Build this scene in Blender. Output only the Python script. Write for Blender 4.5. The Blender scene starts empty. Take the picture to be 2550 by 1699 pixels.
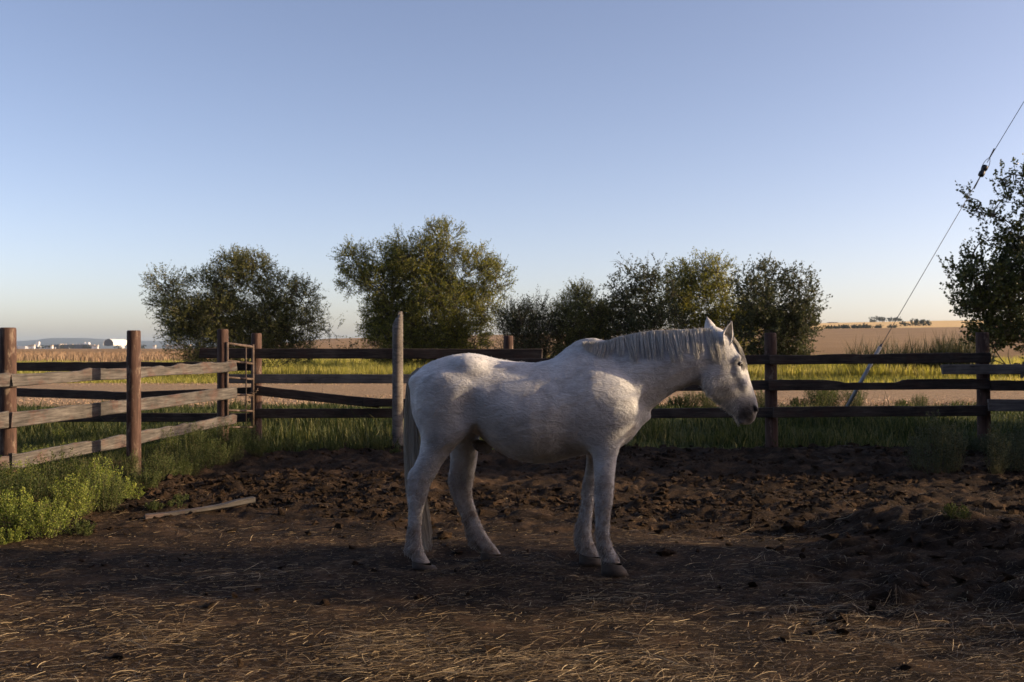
import bpy, math, random
import numpy as np
from mathutils import Vector, Matrix
from mathutils.bvhtree import BVHTree

SC = bpy.context.scene
COL = SC.collection
R = math.radians
rng = np.random.default_rng(7)
random.seed(7)

# ------------------------------------------------------------------ camera, sky, sun
F = 35.0 / 36.0 * 2550.0        # focal length in photo pixels
EYE, HZ, CU = 1.5, 862.0, 1275.0
cam = bpy.data.cameras.new('camera')
cam.lens = 35.0; cam.sensor_width = 36.0
cam.shift_y = (HZ - 849.5) / 2550.0
cam.clip_end = 60000.0
cam.dof.use_dof = True; cam.dof.focus_distance = 6.7; cam.dof.aperture_fstop = 5.0
camo = bpy.data.objects.new('camera', cam); COL.objects.link(camo)
camo.location = (0, 0, EYE); camo.rotation_euler = (R(90), 0, 0)
SC.camera = camo

SUN_EL, SUN_AZ = 15.0, -1.5       # azimuth measured from +X towards +Y
w = bpy.data.worlds.new('World'); SC.world = w; w.use_nodes = True
nt = w.node_tree
sky = nt.nodes.new('ShaderNodeTexSky'); sky.sky_type = 'NISHITA'; sky.sun_disc = False
sky.sun_elevation = R(SUN_EL); sky.sun_rotation = R(90 - SUN_AZ)
sky.altitude = 900; sky.air_density = 0.7; sky.dust_density = 2.8; sky.ozone_density = 0.3
wb = nt.nodes.new('ShaderNodeMix'); wb.data_type = 'RGBA'; wb.blend_type = 'MULTIPLY'; wb.inputs[0].default_value = 1.0
wb.inputs[7].default_value = (1.085, 0.965, 0.99, 1)      # even camera white balance over the whole sky
nt.links.new(sky.outputs[0], wb.inputs[6]); nt.links.new(wb.outputs[2], nt.nodes['Background'].inputs[0])
nt.nodes['Background'].inputs[1].default_value = 0.15
sl = bpy.data.lights.new('sun', 'SUN'); sl.energy = 5.0; sl.angle = R(0.53); sl.color = (1.0, 0.74, 0.46)
so = bpy.data.objects.new('sun', sl); COL.objects.link(so)
sd = Vector((math.cos(R(SUN_EL)) * math.cos(R(SUN_AZ)), math.cos(R(SUN_EL)) * math.sin(R(SUN_AZ)), math.sin(R(SUN_EL))))
so.rotation_euler = (-sd).to_track_quat('-Z', 'Y').to_euler(); so.location = (30, 0, 30)
SC.view_settings.view_transform = 'Standard'; SC.view_settings.look = 'None'
SC.view_settings.exposure = 0.58; SC.view_settings.gamma = 1.0; SC.view_settings.use_curve_mapping = False
SC.cycles.max_bounces = 6; SC.cycles.transparent_max_bounces = 8

# ------------------------------------------------------------------ helpers
def P(u, v, D):
    return Vector(((u - CU) / F * D, D, EYE + (HZ - v) / F * D))
def ground_D(v): return EYE * F / (v - HZ)

def hash2(ix, iy, seed):
    h = (ix.astype(np.int64) * 374761393 + iy.astype(np.int64) * 668265263 + seed * 1442695041) & 0xffffffff
    h = ((h ^ (h >> 13)) * 1274126177) & 0xffffffff
    return ((h ^ (h >> 16)) & 0xffff) / 65535.0
def vnoise(x, y, seed=0):
    x = np.asarray(x, float); y = np.asarray(y, float)
    ix = np.floor(x); iy = np.floor(y); fx = x - ix; fy = y - iy
    fx = fx * fx * fx * (fx * (fx * 6 - 15) + 10); fy = fy * fy * fy * (fy * (fy * 6 - 15) + 10)
    ix = ix.astype(np.int64); iy = iy.astype(np.int64)
    a = hash2(ix, iy, seed); b = hash2(ix + 1, iy, seed); c = hash2(ix, iy + 1, seed); d = hash2(ix + 1, iy + 1, seed)
    return (a * (1 - fx) + b * fx) * (1 - fy) + (c * (1 - fx) + d * fx) * fy * 1.0
def fbm(x, y, o=4, seed=0):
    s = 0; a = 1; t = 0
    for i in range(o):
        s = s + a * vnoise(x * 2**i + 17.3 * i, y * 2**i - 9.1 * i, seed + i); t += a; a *= .5
    return s / t - .5
def sstep(a, b, x):
    t = np.clip((x - a) / (b - a), 0, 1); return t * t * (3 - 2 * t)

def mesh_np(name, V, Q=None, T=None, smooth=True):
    V = np.asarray(V, np.float32)
    fs, st, tot = [], [], []
    n = 0
    if Q is not None and len(Q):
        Q = np.asarray(Q, np.int32); fs.append(Q.ravel()); st.append(np.arange(len(Q)) * 4 + n); tot.append(np.full(len(Q), 4)); n += len(Q) * 4
    if T is not None and len(T):
        T = np.asarray(T, np.int32); fs.append(T.ravel()); st.append(np.arange(len(T)) * 3 + n); tot.append(np.full(len(T), 3)); n += len(T) * 3
    me = bpy.data.meshes.new(name)
    me.vertices.add(len(V)); me.vertices.foreach_set('co', V.ravel())
    L = np.concatenate(fs); me.loops.add(len(L)); me.loops.foreach_set('vertex_index', L)
    S = np.concatenate(st).astype(np.int32); TT = np.concatenate(tot).astype(np.int32)
    me.polygons.add(len(S)); me.polygons.foreach_set('loop_start', S); me.polygons.foreach_set('loop_total', TT)
    me.polygons.foreach_set('use_smooth', np.full(len(S), smooth))
    me.update(calc_edges=True); me.validate()
    return me
def add_attr(me, name, vals):
    a = me.attributes.new(name, 'FLOAT', 'POINT'); a.data.foreach_set('value', np.asarray(vals, np.float32))
def obj(name, me, mat=None, parent=None, kind=None, loc=None):
    o = bpy.data.objects.new(name, me); COL.objects.link(o)
    if mat is not None: o.data.materials.clear(); o.data.materials.append(mat)
    if parent is not None: o.parent = parent
    if kind: o['kind'] = kind
    if loc is not None: o.location = loc
    return o
def thing(name, label, cat, loc=(0, 0, 0), rz=0, group=None):
    o = bpy.data.objects.new(name, None); COL.objects.link(o); o.location = loc; o.rotation_euler = (0, 0, rz)
    o.empty_display_size = .1
    tag(o, label, cat, group); return o
def tag(o, label, cat, group=None, kind=None):
    o['label'] = label; o['category'] = cat
    if group: o['group'] = group
    if kind: o['kind'] = kind
    return o
def copy_tree(src, parent=None):
    c = src.copy(); COL.objects.link(c); c.parent = parent
    for ch in list(src.children): copy_tree(ch, c)
    return c

class MB:
    """collects verts / faces of one mesh"""
    def __init__(s): s.V = []; s.Q = []; s.T = []; s.n = 0
    def add(s, V, Q=(), T=()):
        V = np.asarray(V, float).reshape(-1, 3); s.V.append(V)
        if len(Q): s.Q.append(np.asarray(Q, int) + s.n)
        if len(T): s.T.append(np.asarray(T, int) + s.n)
        s.n += len(V)
    def mesh(s, name, smooth=True):
        return mesh_np(name, np.concatenate(s.V), np.concatenate(s.Q) if s.Q else None, np.concatenate(s.T) if s.T else None, smooth)
def box_vq(x0, x1, y0, y1, z0, z1):
    V = [(x0, y0, z0), (x1, y0, z0), (x1, y1, z0), (x0, y1, z0), (x0, y0, z1), (x1, y0, z1), (x1, y1, z1), (x0, y1, z1)]
    return V, [(0, 3, 2, 1), (4, 5, 6, 7), (0, 1, 5, 4), (1, 2, 6, 5), (2, 3, 7, 6), (3, 0, 4, 7)]
def tube_vq(pts, rad, n=8, cap=True):
    pts = np.asarray(pts, float); m = len(pts)
    rad = np.full(m, rad) if np.isscalar(rad) else np.asarray(rad, float)
    tan = np.gradient(pts, axis=0); tan /= np.linalg.norm(tan, axis=1)[:, None] + 1e-9
    ref = np.array([0.31, 0.17, 0.93]) if abs(tan[0][2]) < .9 else np.array([1.0, .1, 0])
    a = np.cross(tan, ref); a /= np.linalg.norm(a, axis=1)[:, None]; b = np.cross(tan, a)
    th = np.arange(n) / n * 2 * np.pi
    V = pts[:, None] + rad[:, None, None] * (a[:, None] * np.cos(th)[None, :, None] + b[:, None] * np.sin(th)[None, :, None])
    V = V.reshape(-1, 3); i = np.arange(m - 1)[:, None] * n; j = np.arange(n)[None]; k = (j + 1) % n
    Q = np.stack([i + j, i + k, i + n + k, i + n + j], -1).reshape(-1, 4); T = []
    if cap:
        V = np.concatenate([V, pts[:1], pts[-1:]]); c0 = m * n
        T = [(c0, (q + 1) % n, q) for q in range(n)] + [(c0 + 1, (m - 1) * n + q, (m - 1) * n + (q + 1) % n) for q in range(n)]
    return V, Q, T
def spline(pts, m=12):
    pts = np.asarray(pts, float); n = len(pts)
    if n == 2: t = np.linspace(0, 1, m)[:, None]; return pts[0] * (1 - t) + pts[1] * t
    p = np.concatenate([2 * pts[:1] - pts[1:2], pts, 2 * pts[-1:] - pts[-2:-1]]); out = []
    for t in np.linspace(0, n - 1 - 1e-6, m):
        i = int(t); f = t - i; a, b, c, d = p[i:i + 4]
        out.append(.5 * (2 * b + (c - a) * f + (2 * a - 5 * b + 4 * c - d) * f * f + (3 * b - a - 3 * c + d) * f**3))
    return np.array(out)

# ------------------------------------------------------------------ materials
def newmat(name):
    m = bpy.data.materials.new(name); m.use_nodes = True
    return m, m.node_tree, m.node_tree.nodes['Principled BSDF']
def ramp(nt, stops):
    r = nt.nodes.new('ShaderNodeValToRGB'); e = r.color_ramp.elements
    while len(e) < len(stops): e.new(.5)
    for q, (p, c) in zip(e, stops): q.position = p; q.color = (*c, 1)
    return r
def noise(nt, vec, scale, detail=5, rough=.6, dist=0):
    n = nt.nodes.new('ShaderNodeTexNoise'); n.inputs['Scale'].default_value = scale; n.inputs['Detail'].default_value = detail
    n.inputs['Roughness'].default_value = rough; n.inputs['Distortion'].default_value = dist
    nt.links.new(vec, n.inputs['Vector']); return n
def coords(nt, stretch=(1, 1, 1), which='Object', rnd=True):
    tc = nt.nodes.new('ShaderNodeTexCoord'); mp = nt.nodes.new('ShaderNodeMapping'); mp.inputs['Scale'].default_value = stretch
    nt.links.new(tc.outputs[which], mp.inputs['Vector'])
    if rnd:
        oi = nt.nodes.new('ShaderNodeObjectInfo'); mu = nt.nodes.new('ShaderNodeMath'); mu.operation = 'MULTIPLY'; mu.inputs[1].default_value = 37.0
        nt.links.new(oi.outputs['Random'], mu.inputs[0]); nt.links.new(mu.outputs[0], mp.inputs['Location'])
    return mp.outputs[0]
def mix(nt, fac, a, b, mode='MIX'):
    m = nt.nodes.new('ShaderNodeMix'); m.data_type = 'RGBA'; m.blend_type = mode
    for s, x in ((m.inputs[0], fac), (m.inputs[6], a), (m.inputs[7], b)):
        if hasattr(x, 'is_linked') or hasattr(x, 'links'): nt.links.new(x, s)
        elif isinstance(x, (int, float)): s.default_value = x
        else: s.default_value = (*x, 1)
    return m.outputs[2]
def bump(nt, bs, h, strength, dist):
    b = nt.nodes.new('ShaderNodeBump'); b.inputs['Strength'].default_value = strength; b.inputs['Distance'].default_value = dist
    nt.links.new(h, b.inputs['Height']); nt.links.new(b.outputs[0], bs.inputs['Normal']); return b
def simple(name, stops, scale=4, stretch=(1, 1, 1), rough=.85, bstr=.3, bdist=.01, bscale=None, detail=6, spec=.3, metal=0, rnd=True):
    m, nt, bs = newmat(name); c = coords(nt, stretch, rnd=rnd); n = noise(nt, c, scale, detail); r = ramp(nt, stops)
    nt.links.new(n.outputs[0], r.inputs[0]); nt.links.new(r.outputs[0], bs.inputs['Base Color'])
    bs.inputs['Roughness'].default_value = rough; bs.inputs['Specular IOR Level'].default_value = spec; bs.inputs['Metallic'].default_value = metal
    if bstr:
        n2 = noise(nt, c, bscale or scale * 2.5, 6); bump(nt, bs, n2.outputs[0], bstr, bdist)
    return m
def leafmat(name, stops, trans=.35, rough=.6):
    m, nt, bs = newmat(name)
    at = nt.nodes.new('ShaderNodeAttribute'); at.attribute_name = 'rnd'; r = ramp(nt, stops)
    nt.links.new(at.outputs['Fac'], r.inputs[0]); nt.links.new(r.outputs[0], bs.inputs['Base Color'])
    bs.inputs['Roughness'].default_value = rough; bs.inputs['Specular IOR Level'].default_value = .25
    tr = nt.nodes.new('ShaderNodeBsdfTranslucent'); mx = nt.nodes.new('ShaderNodeMixShader'); mx.inputs[0].default_value = trans
    hs = nt.nodes.new('ShaderNodeHueSaturation'); hs.inputs['Value'].default_value = 1.25; hs.inputs['Saturation'].default_value = 1.1
    nt.links.new(r.outputs[0], hs.inputs['Color']); nt.links.new(hs.outputs[0], tr.inputs[0])
    nt.links.new(bs.outputs[0], mx.inputs[1]); nt.links.new(tr.outputs[0], mx.inputs[2])
    nt.links.new(mx.outputs[0], nt.nodes['Material Output'].inputs[0]); return m

def wood(name, stops, stain=None, stain_amt=.5):
    m, nt, bs = newmat(name); c = coords(nt, (1.2, 14, 14)); n = noise(nt, c, 3.0, 8, .65, .4); r = ramp(nt, stops)
    nt.links.new(n.outputs[0], r.inputs[0]); col = r.outputs[0]
    c2 = coords(nt, (1, 1, 1)); n2 = noise(nt, c2, 2.3, 4, .6)
    v = ramp(nt, [(.3, (.42, .42, .43)), (.7, (1.2, 1.17, 1.14))]); nt.links.new(n2.outputs[0], v.inputs[0])
    col = mix(nt, 1.0, col, v.outputs[0], 'MULTIPLY')
    if stain:
        c3 = coords(nt, (2.2, 3, 3)); n3 = noise(nt, c3, 1.6, 5, .7); rr = ramp(nt, [(.5, (0, 0, 0)), (.62, (stain_amt,) * 3)])
        nt.links.new(n3.outputs[0], rr.inputs[0]); col = mix(nt, rr.outputs[0], col, stain)
    # knots
    vo = nt.nodes.new('ShaderNodeTexVoronoi'); vo.inputs['Scale'].default_value = 2.2; c4 = coords(nt, (1, 3, 3)); nt.links.new(c4, vo.inputs['Vector'])
    kr = ramp(nt, [(.0, (.8,) * 3), (.07, (.6,) * 3), (.12, (0,) * 3)]); nt.links.new(vo.outputs['Distance'], kr.inputs[0])
    col = mix(nt, kr.outputs[0], col, (.035, .028, .022))
    nt.links.new(col, bs.inputs['Base Color']); bs.inputs['Roughness'].default_value = .85; bs.inputs['Specular IOR Level'].default_value = .25
    bump(nt, bs, n.outputs[0], .55, .012); return m
M = {}
M['rail_grey'] = wood('rail_grey', [(.28, (.022, .02, .0185)), (.48, (.095, .088, .081)), (.75, (.2, .186, .172))], (.12, .05, .035), .35)
M['rail_dark'] = wood('rail_dark', [(.3, (.03, .024, .021)), (.5, (.062, .049, .042)), (.75, (.11, .088, .074))], (.06, .03, .022), .5)
M['rail_pale'] = wood('rail_pale', [(.3, (.10, .09, .082)), (.5, (.19, .17, .155)), (.75, (.25, .225, .2))], None)
M['post_old'] = wood('post_old', [(.3, (.08, .07, .063)), (.5, (.2, .18, .165)), (.75, (.33, .3, .27))], (.16, .13, .1), .5)
def postmat():
    m, nt, bs = newmat('post_brown'); c = coords(nt, (9, 9, .9)); n = noise(nt, c, 4, 8, .65, .2)
    r = ramp(nt, [(.3, (.032, .019, .015)), (.5, (.075, .042, .032)), (.72, (.135, .082, .063))]); nt.links.new(n.outputs[0], r.inputs[0])
    c2 = coords(nt, (3, 3, 1.2)); n2 = noise(nt, c2, 3, 5, .7); rr = ramp(nt, [(.56, (0,) * 3), (.66, (.7,) * 3)]); nt.links.new(n2.outputs[0], rr.inputs[0])
    col = mix(nt, rr.outputs[0], r.outputs[0], (.26, .2, .15))
    nt.links.new(col, bs.inputs['Base Color']); bs.inputs['Roughness'].default_value = .8; bs.inputs['Specular IOR Level'].default_value = .25
    bump(nt, bs, n.outputs[0], .5, .01); return m
M['post'] = postmat()
M['rust'] = simple('rust', [(.35, (.06, .04, .03)), (.6, (.125, .09, .07)), (.75, (.19, .15, .125))], 14, (1, 1, 1), .7, .3, .004)
M['galv'] = simple('galvanised', [(.35, (.20, .21, .22)), (.7, (.36, .37, .38))], 6, (1, 1, 1), .55, .1, .003, metal=.2)
M['wire'] = simple('wire_steel', [(.3, (.05, .05, .055)), (.7, (.10, .10, .11))], 20, rough=.5, bstr=0, metal=.6)
M['black'] = simple('glazed_black', [(.3, (.008, .008, .009)), (.7, (.016, .015, .015))], 20, rough=.3, bstr=.1, bdist=.003, spec=.5)
M['bark'] = simple('bark', [(.3, (.03, .024, .019)), (.6, (.07, .058, .045)), (.8, (.12, .1, .08))], 5, (4, 4, 1), .9, .5, .02)

# ------------------------------------------------------------------ terrain
AZ_U = np.array([-6000, 0, 480, 700, 800, 960, 1300, 1600, 1880, 2100, 2350, 2600, 3500, 9000])
AZ_E = np.array([-.002, -.002, -.0018, .004, .0082, .0098, .013, .017, .0225, .0245, .0265, .028, .029, .029])
def terrain(x, y):
    d = np.hypot(x, y); yy = np.where(y > 1, y, 1.0)
    u = np.clip(np.where(y > 1, x / yy * F + CU, np.where(x > 0, 9000, -6000)), -6000, 9000)
    e = np.interp(u, AZ_U, AZ_E)
    z = e * np.minimum(y, 1600) * sstep(90, 1500, y) ** .8
    z = z + np.where(y > 1700, -(y - 1700) * .004, 0)
    return z - .02
def build_ground():
    ys = np.concatenate([[-400, -120, -40, -12, -4, 0], np.linspace(2, 20, 10), np.linspace(23, 120, 60), np.geomspace(125, 1700, 70), np.geomspace(1800, 13000, 16)])
    uu = np.linspace(-1.6, 1.6, 161)
    Y, U = np.meshgrid(ys, uu, indexing='ij')
    X = U * (np.maximum(Y, 0) + 60)
    Z = terrain(X, Y) + np.where((Y > 20) & (Y < 100), .06 * fbm(X * .25, Y * .25, 3, 5), 0)
    n, m = Y.shape; i = np.arange(n - 1)[:, None] * m; j = np.arange(m - 1)[None]
    Q = np.stack([i + j, i + j + 1, i + m + j + 1, i + m + j], -1).reshape(-1, 4)
    me = mesh_np('ground', np.stack([X, Y, Z], -1).reshape(-1, 3), Q)
    m, nt, bs = newmat('ground_field')
    g = nt.nodes.new('ShaderNodeNewGeometry'); sx = nt.nodes.new('ShaderNodeSeparateXYZ'); nt.links.new(g.outputs['Position'], sx.inputs[0])
    n0 = noise(nt, g.outputs['Position'], .35, 4); ma = nt.nodes.new('ShaderNodeMath'); ma.operation = 'MULTIPLY_ADD'; ma.inputs[1].default_value = 7; nt.links.new(n0.outputs[0], ma.inputs[0]); nt.links.new(sx.outputs['Y'], ma.inputs[2])
    def step(edge, width):
        mr = nt.nodes.new('ShaderNodeMapRange'); mr.inputs[1].default_value = edge; mr.inputs[2].default_value = edge + width; nt.links.new(ma.outputs[0], mr.inputs[0]); return mr.outputs[0]
    mpf = nt.nodes.new('ShaderNodeMapping'); mpf.inputs['Scale'].default_value = (.02, .12, .1); nt.links.new(g.outputs['Position'], mpf.inputs['Vector'])
    nf = noise(nt, mpf.outputs[0], 1.0, 6, .65)
    rf = ramp(nt, [(.3, (.235, .15, .075)), (.5, (.3, .195, .1)), (.7, (.37, .245, .13))]); nt.links.new(nf.outputs[0], rf.inputs[0])
    rg = ramp(nt, [(.35, (.68, .46, .2)), (.65, (.78, .56, .27))]); nt.links.new(nf.outputs[0], rg.inputs[0])
    ng = noise(nt, g.outputs['Position'], 2.2, 6, .7); rgr = ramp(nt, [(.3, (.03, .045, .012)), (.55, (.075, .1, .025)), (.75, (.13, .14, .045))]); nt.links.new(ng.outputs[0], rgr.inputs[0])
    col = mix(nt, step(92, 14), rgr.outputs[0], rf.outputs[0])
    # the ripe grain field beyond the hedge line, on the right-hand slope only
    dv = nt.nodes.new('ShaderNodeMath'); dv.operation = 'DIVIDE'; nt.links.new(sx.outputs['X'], dv.inputs[0]); nt.links.new(sx.outputs['Y'], dv.inputs[1])
    mr = nt.nodes.new('ShaderNodeMapRange'); mr.inputs[1].default_value = .19; mr.inputs[2].default_value = .2; nt.links.new(dv.outputs[0], mr.inputs[0])
    mu = nt.nodes.new('ShaderNodeMath'); mu.operation = 'MULTIPLY'; nt.links.new(mr.outputs[0], mu.inputs[0]); nt.links.new(step(1010, 10), mu.inputs[1])
    col = mix(nt, mu.outputs[0], col, rg.outputs[0])
    nt.links.new(col, bs.inputs['Base Color']); bs.inputs['Roughness'].default_value = .95; bs.inputs['Specular IOR Level'].default_value = .1
    nb = noise(nt, g.outputs['Position'], 3, 6, .75); bump(nt, bs, nb.outputs[0], 1.0, .7)
    obj('ground', me, m, kind='structure')
build_ground()

def build_track():
    X, Y = np.meshgrid(np.linspace(-40, 40, 161), np.linspace(24.5, 39.5, 26), indexing='ij')
    wob = .6 * fbm(X * .3, X * 0 + 3, 3, 9); t = (Y - 24.5) / 15
    Z = .035 + .05 * np.sin(np.pi * t) + .05 * fbm(X * .6, Y * .6, 4, 3); Z = np.where((t < .01) | (t > .99), -.12, Z)
    n, m = X.shape; i = np.arange(n - 1)[:, None] * m; j = np.arange(m - 1)[None]
    Q = np.stack([i + j, i + m + j, i + m + j + 1, i + j + 1], -1).reshape(-1, 4)
    mt = simple('gravel', [(.3, (.17, .11, .06)), (.5, (.28, .19, .105)), (.7, (.44, .31, .18))], 9, rough=.95, bstr=.9, bdist=.06, bscale=14, rnd=False)
    obj('gravel_track', mesh_np('gravel_track', np.stack([X, Y + wob, Z], -1).reshape(-1, 3), Q), mt, kind='structure')
build_track()

# corral dirt -------------------------------------------------------
POST_L = [(20, 10.05), (333, 11.2), (555, 14.2)]
def fence_x(y):  # left fence line
    return np.interp(y, [0, 10.05, 14.2, 20], [-7.45, -5.09, -4.12, -2.75])
HOOVES = [(-.62, 6.74), (-.38, 6.95), (.66, 6.53), (.55, 6.85)]
def rough_mask(x, y):
    a = sstep(7.3, 8.8, y + .5 * fbm(x * .7, y * .7, 2, 40)) * (1 - .45 * sstep(-.3, -2.5, x) * (1 - sstep(8.6, 9.6, y)))
    b = sstep(1.0, 2.6, x + 1.2 * fbm(x * .8, y * .8, 2, 41)) * sstep(4.6, 6.0, y)
    return np.clip(np.maximum(a, b), .0, 1)
def dirt_h(x, y):
    x = np.asarray(x, float); y = np.asarray(y, float)
    rm = rough_mask(x, y)
    h = .03 + .05 * fbm(x * .55, y * .55, 2, 1) + .015 * fbm(x * 3, y * 3, 3, 2)
    big = fbm(x * 1.6 + .5 * fbm(x * 2, y * 2, 2, 8), y * 2.0, 3, 11)
    bil = np.abs(fbm(x * 4.2, y * 5.0, 3, 13)) * 2
    h = h + rm * (.13 * big + .075 * bil + .075 * fbm(x * 8, y * 9, 4, 14))
    h = h + .16 * np.exp(-(((x - 3.5) / .9)**2 + ((y - 7.4) / .75)**2)) + .1 * np.exp(-(((x - 2.9) / .35)**2 + ((y - 7.9) / .3)**2))
    h = h + .1 * np.exp(-(((x - 3.3) / .7)**2 + ((y - 5.6) / .5)**2)) - .06 * np.exp(-(((x - 1.9) / .55)**2 + ((y - 7.9) / .25)**2))
    h = np.maximum(h + .01, -.008)
    for hx, hy in HOOVES:
        k = np.exp(-(((x - hx)**2 + (y - hy)**2) / .26**2)**2); h = h * (1 - k) - .004 * k
    return h
def build_dirt():
    ys = np.concatenate([np.geomspace(2.2, 14.9, 350), ])
    ss = np.linspace(-1, 1, 560)
    Y, S = np.meshgrid(ys, ss, indexing='ij')
    X = S * (Y * .62 + 1.6)
    X = np.where(S > 0, S * (Y * .62 + 4.0), X)
    Z = dirt_h(X, Y)
    edge = 14.0 + 1.2 * fbm(X * .6, Y * .2, 3, 21) - .7 * sstep(-1, -3.5, X)
    fx = fence_x(Y) - .25 + .7 * fbm(X * .8, Y * .8, 3, 22)
    Z = Z - .3 * sstep(0, .5, Y - edge) - .3 * sstep(0, .4, fx - X)
    n, m = Y.shape; i = np.arange(n - 1)[:, None] * m; j = np.arange(m - 1)[None]
    Q = np.stack([i + j, i + j + 1, i + m + j + 1, i + m + j], -1).reshape(-1, 4)
    me = mesh_np('corral_dirt', np.stack([X, Y, Z], -1).reshape(-1, 3), Q)
    mt, nt, bs = newmat('dirt'); g = nt.nodes.new('ShaderNodeNewGeometry'); pos = g.outputs['Position']
    n1 = noise(nt, pos, 3.0, 8, .7); r = ramp(nt, [(.33, (.011, .0076, .005)), (.52, (.046, .0295, .0178)), (.74, (.16, .1, .058))]); nt.links.new(n1.outputs[0], r.inputs[0])
    n2 = noise(nt, pos, 40, 4, .7); r2 = ramp(nt, [(.3, (.65,) * 3), (.7, (1.3,) * 3)]); nt.links.new(n2.outputs[0], r2.inputs[0])
    col = mix(nt, 1.0, r.outputs[0], r2.outputs[0], 'MULTIPLY')
    nt.links.new(col, bs.inputs['Base Color']); bs.inputs['Roughness'].default_value = .95; bs.inputs['Specular IOR Level'].default_value = .12
    n3 = noise(nt, pos, 16, 8, .8); bump(nt, bs, n3.outputs[0], 1.0, .07)
    obj('corral_dirt', me, mt, kind='structure'); M['dirt'] = mt
build_dirt()

# clods of soil ------------------------------------------------------
def ico():
    t = (1 + 5**.5) / 2
    V = np.array([(-1, t, 0), (1, t, 0), (-1, -t, 0), (1, -t, 0), (0, -1, t), (0, 1, t), (0, -1, -t), (0, 1, -t), (t, 0, -1), (t, 0, 1), (-t, 0, -1), (-t, 0, 1)], float)
    V /= np.linalg.norm(V[0])
    T = [(0, 11, 5), (0, 5, 1), (0, 1, 7), (0, 7, 10), (0, 10, 11), (1, 5, 9), (5, 11, 4), (11, 10, 2), (10, 7, 6), (7, 1, 8), (3, 9, 4), (3, 4, 2), (3, 2, 6), (3, 6, 8), (3, 8, 9), (4, 9, 5), (2, 4, 11), (6, 2, 10), (8, 6, 7), (9, 8, 1)]
    return V, np.array(T)
def ico2():
    V, T = ico(); V = list(map(tuple, V)); cache = {}; out = []
    def mid(a, b):
        k = (min(a, b), max(a, b))
        if k not in cache:
            p = (np.array(V[a]) + np.array(V[b])) / 2; V.append(tuple(p / np.linalg.norm(p))); cache[k] = len(V) - 1
        return cache[k]
    for a, b, c in T:
        x, y, z = mid(a, b), mid(b, c), mid(c, a); out += [(a, x, z), (b, y, x), (c, z, y), (x, y, z)]
    return np.array(V), np.array(out)
def blobs(name, C, Rr, seed, base=None, squash=.7, mat=None):
    V0, T0 = base or ico(); n = len(C); r = np.random.default_rng(seed)
    sc = Rr[:, None, None] * (1 + .55 * r.standard_normal((n, len(V0), 1))).clip(.3, 2.0)
    A = r.standard_normal((n, 3, 3)); A = np.linalg.qr(A)[0]
    V = V0[None] * sc * np.stack([r.uniform(.6, 1.6, n), r.uniform(.6, 1.3, n), r.uniform(.5, 1.0, n)], -1)[:, None]
    V = np.einsum('nij,nkj->nki', A, V) * [1, 1, squash] + C[:, None]
    T = (T0[None] + (np.arange(n) * len(V0))[:, None, None]).reshape(-1, 3)
    return obj(name, mesh_np(name, V.reshape(-1, 3), None, T, False), mat, kind='stuff')
def build_clods():
    n = 92000
    y = 4.2 + (14.2 - 4.2) * rng.random(n)**.8; x = (rng.random(n) * 2 - 1) * (y * .53 + .5)
    w = rough_mask(x, y) * (.12 + 1.5 * sstep(.38, .62, vnoise(x * .9, y * 1.3, 77))) * np.where((y > 8.6) & (y < 11.6), 1.4, .8) + .06
    keep = (rng.random(n) < w * .26) & (x > fence_x(y) + .3)
    for hx, hy in HOOVES: keep &= ((x - hx)**2 + (y - hy)**2) > .03
    x, y = x[keep], y[keep]; rr = .004 + .03 * rng.random(len(x))**5 + .008 * rough_mask(x, y) * rng.random(len(x))**1.5
    C = np.stack([x, y, dirt_h(x, y) + rr * .3], -1)
    o = blobs('soil_clods', C, rr, 3, mat=M['dirt'])
    tag(o, 'loose crumbled brown soil clods scattered over the trampled corral', 'soil')
build_clods()
big = [(2480, 1320, .07, 'upright pale lump of dried dirt on the dark soil mound'), (1655, 1392, .045, 'dark round dung lump beside the front hoof'), (1650, 1240, .05, 'reddish dirt clod behind the front legs'), (1975, 1330, .075, 'broad dirt clod at the end of the hollow'), (770, 1215, .045, 'dirt clod at the foot of the back weeds'), (1105, 1352, .05, 'flat dark dung pat between the hind hooves'), (885, 1420, .02, 'small dark dung crumb in the shadow of the horse'), (1045, 1500, .025, 'small dark dung lump among the straw')]
V2 = ico2()
for k, (u, v, r_, lb) in enumerate(big):
    D = ground_D(v); x = (u - CU) / F * D; z = float(dirt_h(x, D))
    rr = np.random.default_rng(100 + k)
    V = V2[0] * (1 + .2 * rr.standard_normal((len(V2[0]), 1)) + .9 * fbm(V2[0][:, :1] * 2.2 + 5 * k, V2[0][:, 1:2] * 2.2 + V2[0][:, 2:] * 1.7, 3, 60 + k)) * r_ * np.array([1.15, 1, .75])
    o = obj('dirt_clod', mesh_np('dirt_clod', V, None, V2[1], False), M['dirt'], loc=(x, D, z + r_ * .35))
    tag(o, lb, 'dirt clod', 'large clods lying in the corral')

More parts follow.
